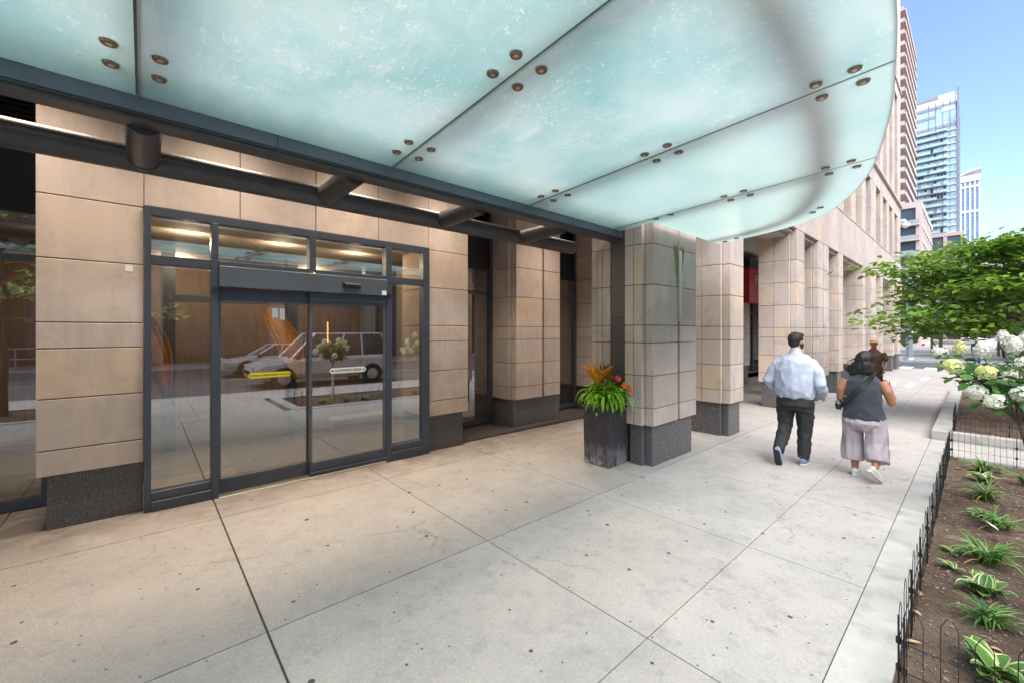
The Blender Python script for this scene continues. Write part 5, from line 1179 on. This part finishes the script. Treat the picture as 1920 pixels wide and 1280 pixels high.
m_=MB(); m_.tube([(0,0,2.85),(-.2,-.3,2.85)],.03,8); m_.build('signal_bracket',GALV,D)
m_=MB(); m_.box(-.33,-.30,-.75,-.15,2.05,2.45,.5,0,.01); m_.build('white_regulation_plate',WHITE,D)
D=empty('street_name_sign',(px-.26,py_-.1,gz0+5.75)); tag(D,'blue street name sign high on the signal pole beside the upper signal head','street sign','blue street name signs on the signal pole'); D['label']='upper blue and white sign plate on the signal pole beside the yellow head'
m_=MB(); m_.box(-.02,.02,-.1,.42,-.4,.3,.5,0,.01); m_.build('sign_plate',BLU,D); m_=MB(); m_.box(-.028,-.021,.0,.35,-.34,-.1,.5); m_.build('white_band',WHITE,D)
D=empty('street_name_sign',(px-.2,py_+.45,gz0+3.55)); tag(D,'long lower blue street name sign fixed halfway up the signal pole','street sign','blue street name signs on the signal pole')
m_=MB(); m_.box(-.02,.02,-.6,.6,-.2,.2,.5,0,.01); m_.build('sign_plate',BLU,D); m_=MB(); m_.box(-.028,-.021,-.6,.6,-.3,-.2,.5); m_.build('white_band',WHITE,D)
# white mailbox-like cabinet at the corner
D=empty('utility_cabinet',(37.5+8,7.4,gz(45))); tag(D,'white street cabinet on dark feet at the far corner beside the stone building','cabinet')
m_=MB(); m_.box(-.4,.4,-.6,.6,.35,1.5,.5,c=.05); m_.build('cabinet_body',WHITE,D); m_=MB(); m_.box(-.35,.35,-.5,.5,-.05,.35,.5); m_.build('plinth',BLACK,D)
# bus shelter with lit poster
D=empty('bus_shelter',(54.0,-3.0,gz(54)-.0)); tag(D,'grey-framed bus shelter end panel with an orange-brown poster under the park trees','bus shelter')
m_=MB(); 
for y in (-1.5,.9): m_.box(-.06,.06,y-.12,y+.12,-.1,2.6,.5,c=.01)
m_.box(-.06,3.4,-1.5,.9,2.45,2.62,.5,c=.02); m_.box(-.05,.05,-1.4,.8,.1,.35,.5); 
for y in (-1.5,.9): m_.box(3.3,3.42,y-.06,y+.06,-.1,2.5,.5)
m_.build('shelter_frame',GALV,D)
m_=MB(); m_.box(-.04,.04,-1.38,.78,.35,2.45,.5); o=m_.build('poster_case',mat('case_white',(.7,.72,.75),.4),D)
m,t,out=nodes('poster_print'); co=coord(t); b=mixc(t,ramp(t,noi(t,co,1.6,4),.4,.6),(.10,.045,.03),(.62,.25,.10)); b=mixc(t,ramp(t,noi(t,coord(t,(1,1,1)),3.2,3),.58,.64),b,(.75,.45,.25)); p=nd(t,'ShaderNodeBsdfPrincipled',{'Roughness':.3}); t.links.new(b,p.inputs['Base Color']); t.links.new(p.outputs[0],out.inputs[0])
m_=MB(); m_.box(-.055,-.045,-1.2,.6,.5,2.25,.5); m_.build('poster',m,D)
D=empty('waste_bin',(50.5,1.9,gz(50.5))); tag(D,'small dark green bollard-like bin beneath the slim park trees','bin'); m_=MB(); m_.tube([(0,0,-.1),(0,0,.1),(0,0,.75),(0,0,.95)],[.42,.42,.30,.16],14,smooth=False); m_.tube([(0,0,.95),(0,0,2.2)],.03,8); m_.build('bin_body',mat('dark_green_paint',(.01,.06,.035),.5),D)
# ------------------------------------------------------------------ far buildings
PINK=mat('pink_beige_precast',(.50,.40,.38),.8,0,.06,.3); BGL=mat('balcony_dark_glass',(.06,.08,.11),.2,0,.3,.4); LPAN=mat('pale_panel',(.62,.62,.66),.6); 
def flat_block(name,x0,x1,y0,y1,z0,z1,fl,lab,bal,seed,wins=True,fine=False):
    r=random.Random(seed); D=empty(name,(x0,y0,z0)); tag(D,lab,'building'); W=x1-x0; Y=y1-y0; n=int((z1-z0)/fl)
    mb=MB(); mb.box(0.5,W,.5,Y,0,z1-z0,.5,1); mb.box(0,W+.3,0,Y+.3,z1-z0,z1-z0+1.2,.5,0)
    nb=max(2,int(Y/4.2)); 
    for k in range(nb+1): y=Y*k/nb; mb.box(0.1,.9,max(0,y-.45),min(Y,y+.45),0,z1-z0,.5,0)
    nb2=max(2,int(W/4.2))
    for k in range(nb2+1): x=W*k/nb2; mb.box(max(0,x-.8),min(W,x+.8),.1,.9,0,z1-z0,.5,0)
    for f in range(n): z=f*fl; mb.box(.05,W,.05,Y,z,z+.75,.5,0)
    mb.build('wall',[PINK,BGL],D)
    RL_=mat('balcony_rail',(.30,.32,.33),.4)
    for f in range(1,n):
        z=f*fl; mb=MB()
        if bal: mb.box(.6,W*.9,-bal,.05,z-.1,z+.18,.5,0); mb.box(.6,W*.9,-bal,-bal+.12,z+.18,z+.95,.5,0); mb.box(.6,.75,-bal,.05,z+.18,z+.95,.5,0); mb.build('balcony',[PINK,RL_],D); mb=MB()
        for k in range(nb):
            if (k+f*0)%2==0: y=Y*k/nb; mb.box(-1.3,.05,y+.3,y+Y/nb-.3,z-.1,z+.15,.5,0); mb.box(-1.3,-1.2,y+.3,y+Y/nb-.3,z+.15,z+1.0,.5,1); mb.build('balcony',[PINK,RL_],D); mb=MB()
        if mb.v: mb.build('balcony',[PINK,RL_],D)
    return D
flat_block('apartment_block',118,150,7.3,30,-1.5,27,3.1,'lower pink-beige apartment block with recessed balconies beyond the side street',0,1).children[0].data.materials[0]=mat('brown_beige_precast',(.42,.335,.30),.8,0,.08,.3)
flat_block('apartment_tower',150,186,14.6,40,-1.5,90,3.05,'tall pink-beige tower with a stack of projecting balconies just right of the stone facade',2.2,2)
flat_block('brick_building',205,240,2.5,16,-2,34,3.4,'orange brick mid-rise glimpsed between the glass tower and the tree',0,3).children[0].data.materials[0]=mat('orange_brick',(.50,.20,.11),.8,0,.1,.4)
def glass_tower():
    r=random.Random(4); X0,Y0,Y1=265,5.2,23.0; D=empty('glass_tower',(X0,Y0,-3)); tag(D,'tall pale blue glass tower with dark balcony bands and slanted roofline','building')
    H_=110; W=20; Y=Y1-Y0; fl=3.0
    TG=mat('pale_reflective_glass',(.58,.70,.76),.18,.45,.25,.25); DG=mat('dark_slab_edge',(.22,.27,.31),.6); WG=mat('white_spandrel',(.66,.70,.75),.5)
    mb=MB(); mb.box(.6,W,.6,Y,0,H_-5,.5); mb.build('glass_wall',TG,D)
    n=int((H_-14)/fl)
    for f in range(n): z=f*fl; mb=MB(); mb.box(-.9,.6,3.4,Y,z-.1,z+.22,.5,0); mb.box(-.2,W,-.1,3.4,z-.1,z+.2,.5,1); mb.build('balcony_slab',[DG,WG],D)
    mb=MB(); mb2=MB(); mb3=MB()
    for f in range(n):
        z=f*fl
        for k in range(14):
            y=3.4+(Y-3.4)*k/14; y2=3.4+(Y-3.4)*(k+1)/14
            if r.random()<.82: mb.box(-.95,-.88,y+.05,y2-.05,z+.22,z+1.25,.5)
            q=r.random()
            if q<.45: mb2.box(.52,.6,y+.1,y2-.1,z+.3,z+2.7,.5)
            elif q<.65: mb3.box(.52,.6,y+.1,y2-.1,z+.3,z+2.7,.5)
    mb.build('balcony_glass',mat('pale_green_glass',(.50,.68,.68),.2,.3,.15,.3),D)['kind']='stuff'; mb2.build('drawn_blinds',mat('white_blind',(.66,.70,.72),.6),D)['kind']='stuff'; mb3.build('dark_window',BGL,D)['kind']='stuff'
    mb=MB()
    for k in range(5): y=Y*k/8; mb.box(.3,.62,y,y+.15,0,H_-3,.5)
    mb.box(-.2,.62,-.3,.3,0,H_+1,.5); mb.box(W-.4,W,-.3,.3,0,H_,.5)
    for f in range(int(H_/fl)): z=f*fl; mb.box(.6,W,.2,.55,z,z+.5,.5)
    mb.build('mullions',mat('slate_mullion',(.22,.25,.32),.5),D)
    mb=MB()
    for z,d0,y0,y1 in ((H_-14,0.3,0,Y),(H_-9,.35,7,Y),(H_-5,.3,0,Y),(H_-.6,.2,6,Y)): mb.box(d0,W,y0,y1,z-1.0,z+.3,.5)
    mb.build('grey_crown_bands',mat('grey_band',(.30,.30,.38),.6),D)
    mb=MB(); mb.box(.5,W,.5,Y,H_-5,H_-.2,.5); mb.box(.35,.5,1,5,H_-8,H_-5.5,.5); mb.build('crown_screen',WG,D)
glass_tower()
D=empty('slim_tower',(560,-2.6,-6)); D.scale=(1,.54,.94); tag(D,'distant slim white tower with blue glass stripes and curved roof','building')
Wt=mat('white_tower_frame',(.68,.69,.73),.6); BG2=mat('blue_tower_glass',(.28,.42,.62),.25,.3,.3,.2)
mb=MB(); mb.box(1,25,1,22,0,154,.5); mb.build('glass_wall',BG2,D)
mb=MB()
for y in (0,5.2,10.5,16,21): mb.box(0,1.6,y,y+1.9,0,154,.5)
for z in (0,36,60,92,122,146): mb.box(-.15,1.3,-.1,23,z,z+2.2,.5)
for x in (5,12,20): mb.box(x,x+3,-.4,1.2,.1,151.8,.5)
mb.box(-.5,26,-.6,23.6,152,158,.5); mb.build('white_frame',Wt,D)
mb=MB(); 
for k in range(48): mb.box(.5,1.2,1,22,3+k*3.1,3.7+k*3.1,.5)
mb.build('floor_bands',mat('dark_blue_band',(.24,.33,.50),.5),D)
mb=MB(); vs=[]
for i in range(9):
    y=-1+26*i/8; z=158+5*math.sin(math.pi*.5*(1-i/8))+1; vs+=[(-1,y,z),(27,y,z),(-1,y,z-1.4),(27,y,z-1.4)]
fs=[]
for i in range(8): a=i*4;b=a+4; fs+=[(a,b,b+1,a+1),(a+2,a+3,b+3,b+2),(a,a+2,b+2,b),(a+1,b+1,b+3,a+3)]
mb.add(vs,fs); mb.build('curved_roof',Wt,D)
D=empty('construction_crane',(230,-28,-4)); tag(D,'thin mast of a distant construction crane above the tree at the right edge','crane')
mb=MB(); mb.box(-1,1,-1,1,0,66,.5); mb.build('mast',mat('crane_dark',(.12,.1,.12),.6),D); mb=MB(); mb.box(-1.4,1.4,-1.6,1.6,60,63,.5); mb.box(-.3,.3,-.3,.3,66,72,.5); mb.build('cab',mat('crane_orange',(.5,.16,.05),.6),D)
# teal-roofed low building and pale building behind the tree
D=empty('white_low_building',(150,-26,-2)); tag(D,'pale low building with teal roof edge mostly hidden behind the street tree','building')
mb=MB(); mb.box(0,20,0,26,0,21,.5); mb.build('wall',mat('pale_render',(.6,.6,.6),.8),D); mb=MB(); mb.box(-.8,20,-.5,26.5,21,24,.5); mb.build('roof_edge',mat('teal_roof',(.10,.45,.55),.5),D)
mb=MB()
for f in range(5):
    for k in range(8): mb=MB(); mb.box(-.05,.2,1+k*3.1,3.2+k*3.1,2+f*3.8,4.2+f*3.8,.5); mb.build('window',BGL,D)
# ------------------------------------------------------------------ across the street (mirrored in the entrance glass)
BRK=mat('brown_brick',(.19,.12,.09),.85,0,.15,3,bump=.2); CON=mat('grey_concrete_column',(.38,.35,.32),.8,0,.1,2)
D=empty('brown_brick_building',(-45,-19.5,0)); tag(D,'dark brown brick building across the road, seen mirrored in the entrance glass','building')
mb=MB(); mb.box(0,95,-10,0,-.6,17,.5); mb.build('wall',BRK,D)
mb=MB()
for k in range(16): mb.box(3+k*6,3.8+k*6,.02,.9,-1,5.2,.5)
mb.box(0,95,.02,1.2,5.2,6.2,.5); mb.build('colonnade',CON,D)
mb=MB()
for k in range(15):
    mb.box(4.4+k*6,8.4+k*6,.0,.12,.3,4.6,.5)
    for f in range(3): mb.box(4.2+k*6,6.0+k*6,.0,.1,7.2+f*3.3,9+f*3.3,.5); mb.box(6.8+k*6,8.6+k*6,.0,.1,7.2+f*3.3,9+f*3.3,.5)
mb.build('window',BGL,D)
mb=MB(); mb.box(30,38,1.25,1.4,5.25,6.1,.5); mb.box(30,37,1.0,1.1,1.2,2.0,.5); mb.build('red_fascia',mat('red_fascia',(.6,.03,.02),.5),D)
PAINTW=mat('silver_car_paint',(.80,.80,.81),.25,.35,.03,coat=.6); 
def car(x,y,heading,lab,L=4.8,Wd=1.9,Ht=1.75,suv=True,paint=None,group=None):
    z0=gz(x)-.145; D=empty('parked_car' if not suv else 'passing_car',(x,y,z0),heading); tag(D,lab,'car',group)
    mb=MB(); w=Wd/2; hood=.98 if suv else .82; Hh=Ht
    # body stations along x (front at +x): (x, z bottom, z belt, half width)
    st=[(L/2,.42,.62,.62*w),(L/2-.08,.32,.78,.86*w),(L/2-.35,.28,hood-.08,.96*w),(L/2-.9,.28,hood,w),(L/2-1.35,.28,hood+.05,w),(0,.28,hood+.08,w),(-L/2+.9,.28,hood+.10,w),(-L/2+.15,.3,hood+.08,.95*w),(-L/2,.42,hood-.1,.86*w)]
    rows=[]
    for (X,zb,zt,hw) in st:
        rows.append([(X,-hw*.9,zb),(X,-hw,zb+.2),(X,-hw*1.0,zt-.12),(X,-hw*.93,zt),(X,0,zt+.03),(X,hw*.93,zt),(X,hw*1.0,zt-.12),(X,hw,zb+.2),(X,hw*.9,zb)])
    vs=[p for r_ in rows for p in r_]; fs=[(i*9+j,i*9+j+1,(i+1)*9+j+1,(i+1)*9+j) for i in range(len(st)-1) for j in range(8)]+[(i*9+8,i*9,(i+1)*9,(i+1)*9+8) for i in range(len(st)-1)]
    fs+=[tuple(range(9)),tuple(range((len(st)-1)*9,len(st)*9))[::-1]]
    mb.add(vs,fs,.5,0,False); body=mb.build('body',paint or PAINTW,D)
    xf,xr=L/2-1.2,-L/2+.12; tf,tr_=L/2-2.0,(-L/2+.5 if suv else -L/2+1.3)
    if not suv: xr=-L/2+.7
    b0=hood+.02
    lo=[(xf,-.9*w,b0),(xf,.9*w,b0),(xr,.9*w,b0+.05),(xr,-.9*w,b0+.05)]; hi=[(tf,-.74*w,Hh-.05),(tf,.74*w,Hh-.05),(tr_,.74*w,Hh-.03),(tr_,-.74*w,Hh-.03)]
    mb=MB(); mb.add(lo+hi,[(0,1,5,4),(1,2,6,5),(2,3,7,6),(3,0,4,7)]); mb.build('windows',BGL,D)
    mb=MB(); mb.box(tr_-.05,tf+.08,-.76*w,.76*w,Hh-.06,Hh,.5,0,.03)
    for s in (-1,1):
        for a,b in ((lo[0],hi[0]),(lo[3],hi[3])): mb.tube([(a[0],s*.905*w,a[2]),(b[0],s*.75*w,b[2])],.04,8)
        for fx in (.42,.68): mb.tube([(xf+(xr-xf)*fx,s*.905*w,b0+.03),(tf+(tr_-tf)*fx,s*.75*w,Hh-.05)],.04,8)
    mb.build('roof',paint or PAINTW,D)
    for X in (L/2-.95,-L/2+.95):
        for s in (-1,1):
            mb=MB(); mb.tube([(X,s*(w-.02),.34),(X,s*(w+.005),.34)],.40,24,mi=0,smooth=False); o=mb.build('wheel_arch',BLACK,D)
            mb=MB(); mb.tube([(X,s*(w-.2),.34),(X,s*(w+.015),.34)],.34,24,smooth=False); tY=mb.build('wheel',RUBBER,D)
            mb=MB(); mb.tube([(X,s*(w+.016),.34),(X,s*(w+.024),.34)],.21,18,smooth=False); mb.build('rim',CHROME,tY)
    for s in (-1,1):
        mb=MB(); mb.box(L/2-.22,L/2-.03,s*w*.62-.16,s*w*.62+.16,.66,.80,.5,0,.02); mb.build('headlight',LENS,D)
        mb=MB(); mb.box(-L/2-.01,-L/2+.1,s*w*.78-.1,s*w*.78+.1,.75,1.05,.5,0,.02); mb.build('tail_light',mat('red_lens',(.5,.02,.02),.3),D)
        mb=MB(); mb.box(xf-.25,xf-.08,s*(w+.02),s*(w+.2),hood+.02,hood+.18,.5,0,.03) if s>0 else mb.box(xf-.25,xf-.08,-(w+.2),-(w+.02),hood+.02,hood+.18,.5,0,.03); mb.build('wing_mirror',BLACK,D)
    return D
car(5.2,-5.9,math.pi,'silver minivan on the road mirrored across the sliding entrance doors',5.0,1.95,1.92)
car(4.5,-10.6,math.pi,'small white car in the far lane mirrored at the left of the doors',4.2,1.75,1.4,False,mat('white_car_paint',(.7,.7,.7),.25,0,.02,coat=.6))
def bike(x,y,rz,lab):
    D=empty('bicycle',(x,y,gz(x)),rz); tag(D,lab,'bicycle','bicycles parked across the road')
    for X in (-.52,.52):
        mb=MB(); pts=[(X+.34*math.cos(a),0,.34+.34*math.sin(a)) for a in np.linspace(0,2*math.pi,25)]; mb.tube(pts,.014,6,caps=False); 
        for k in range(8): a=k*math.pi/4; mb.tube([(X,0,.34),(X+.33*math.cos(a),0,.34+.33*math.sin(a))],.003,3,caps=False)
        mb.build('wheel',RUBBER,D)
    mb=MB()
    for a,b in (((-.52,.34),(-.05,.32)),((-.52,.34),(-.18,.78)),((-.18,.78),(-.05,.32)),((-.05,.32),(.38,.74)),((-.17,.76),(.38,.80)),((.52,.34),(.36,.9)),((.36,.9),(.30,1.0))): mb.tube([(a[0],0,a[1]),(b[0],0,b[1])],.016,6)
    mb.tube([(.30,-.26,1.0),(.30,.26,1.0)],.012,6); mb.build('frame',BLACK,D); mb=MB(); mb.box(-.32,-.08,-.06,.06,.84,.88,.5,0,.01); mb.tube([(-.18,0,.7),(-.2,0,.85)],.012,6); mb.build('saddle',BLACK,D)
bike(13.5,-15.6,.1,'bicycle parked across the road mirrored in the right sidelight'); bike(-3.5,-15.6,.2,'bicycle parked across the road mirrored left of the doors')
D=empty('steel_railing',(-9,-15.2,0)); tag(D,'pale tubular railing on the far pavement mirrored in the left sidelight','railing')
mb=MB()
for z in (.55,1.0): mb.tube([(0,0,z),(8,0,z)],.03,8)
for k in range(6): mb.tube([(k*1.6,0,-.2),(k*1.6,0,1.0)],.03,8)
mb.build('rails',GALV,D)
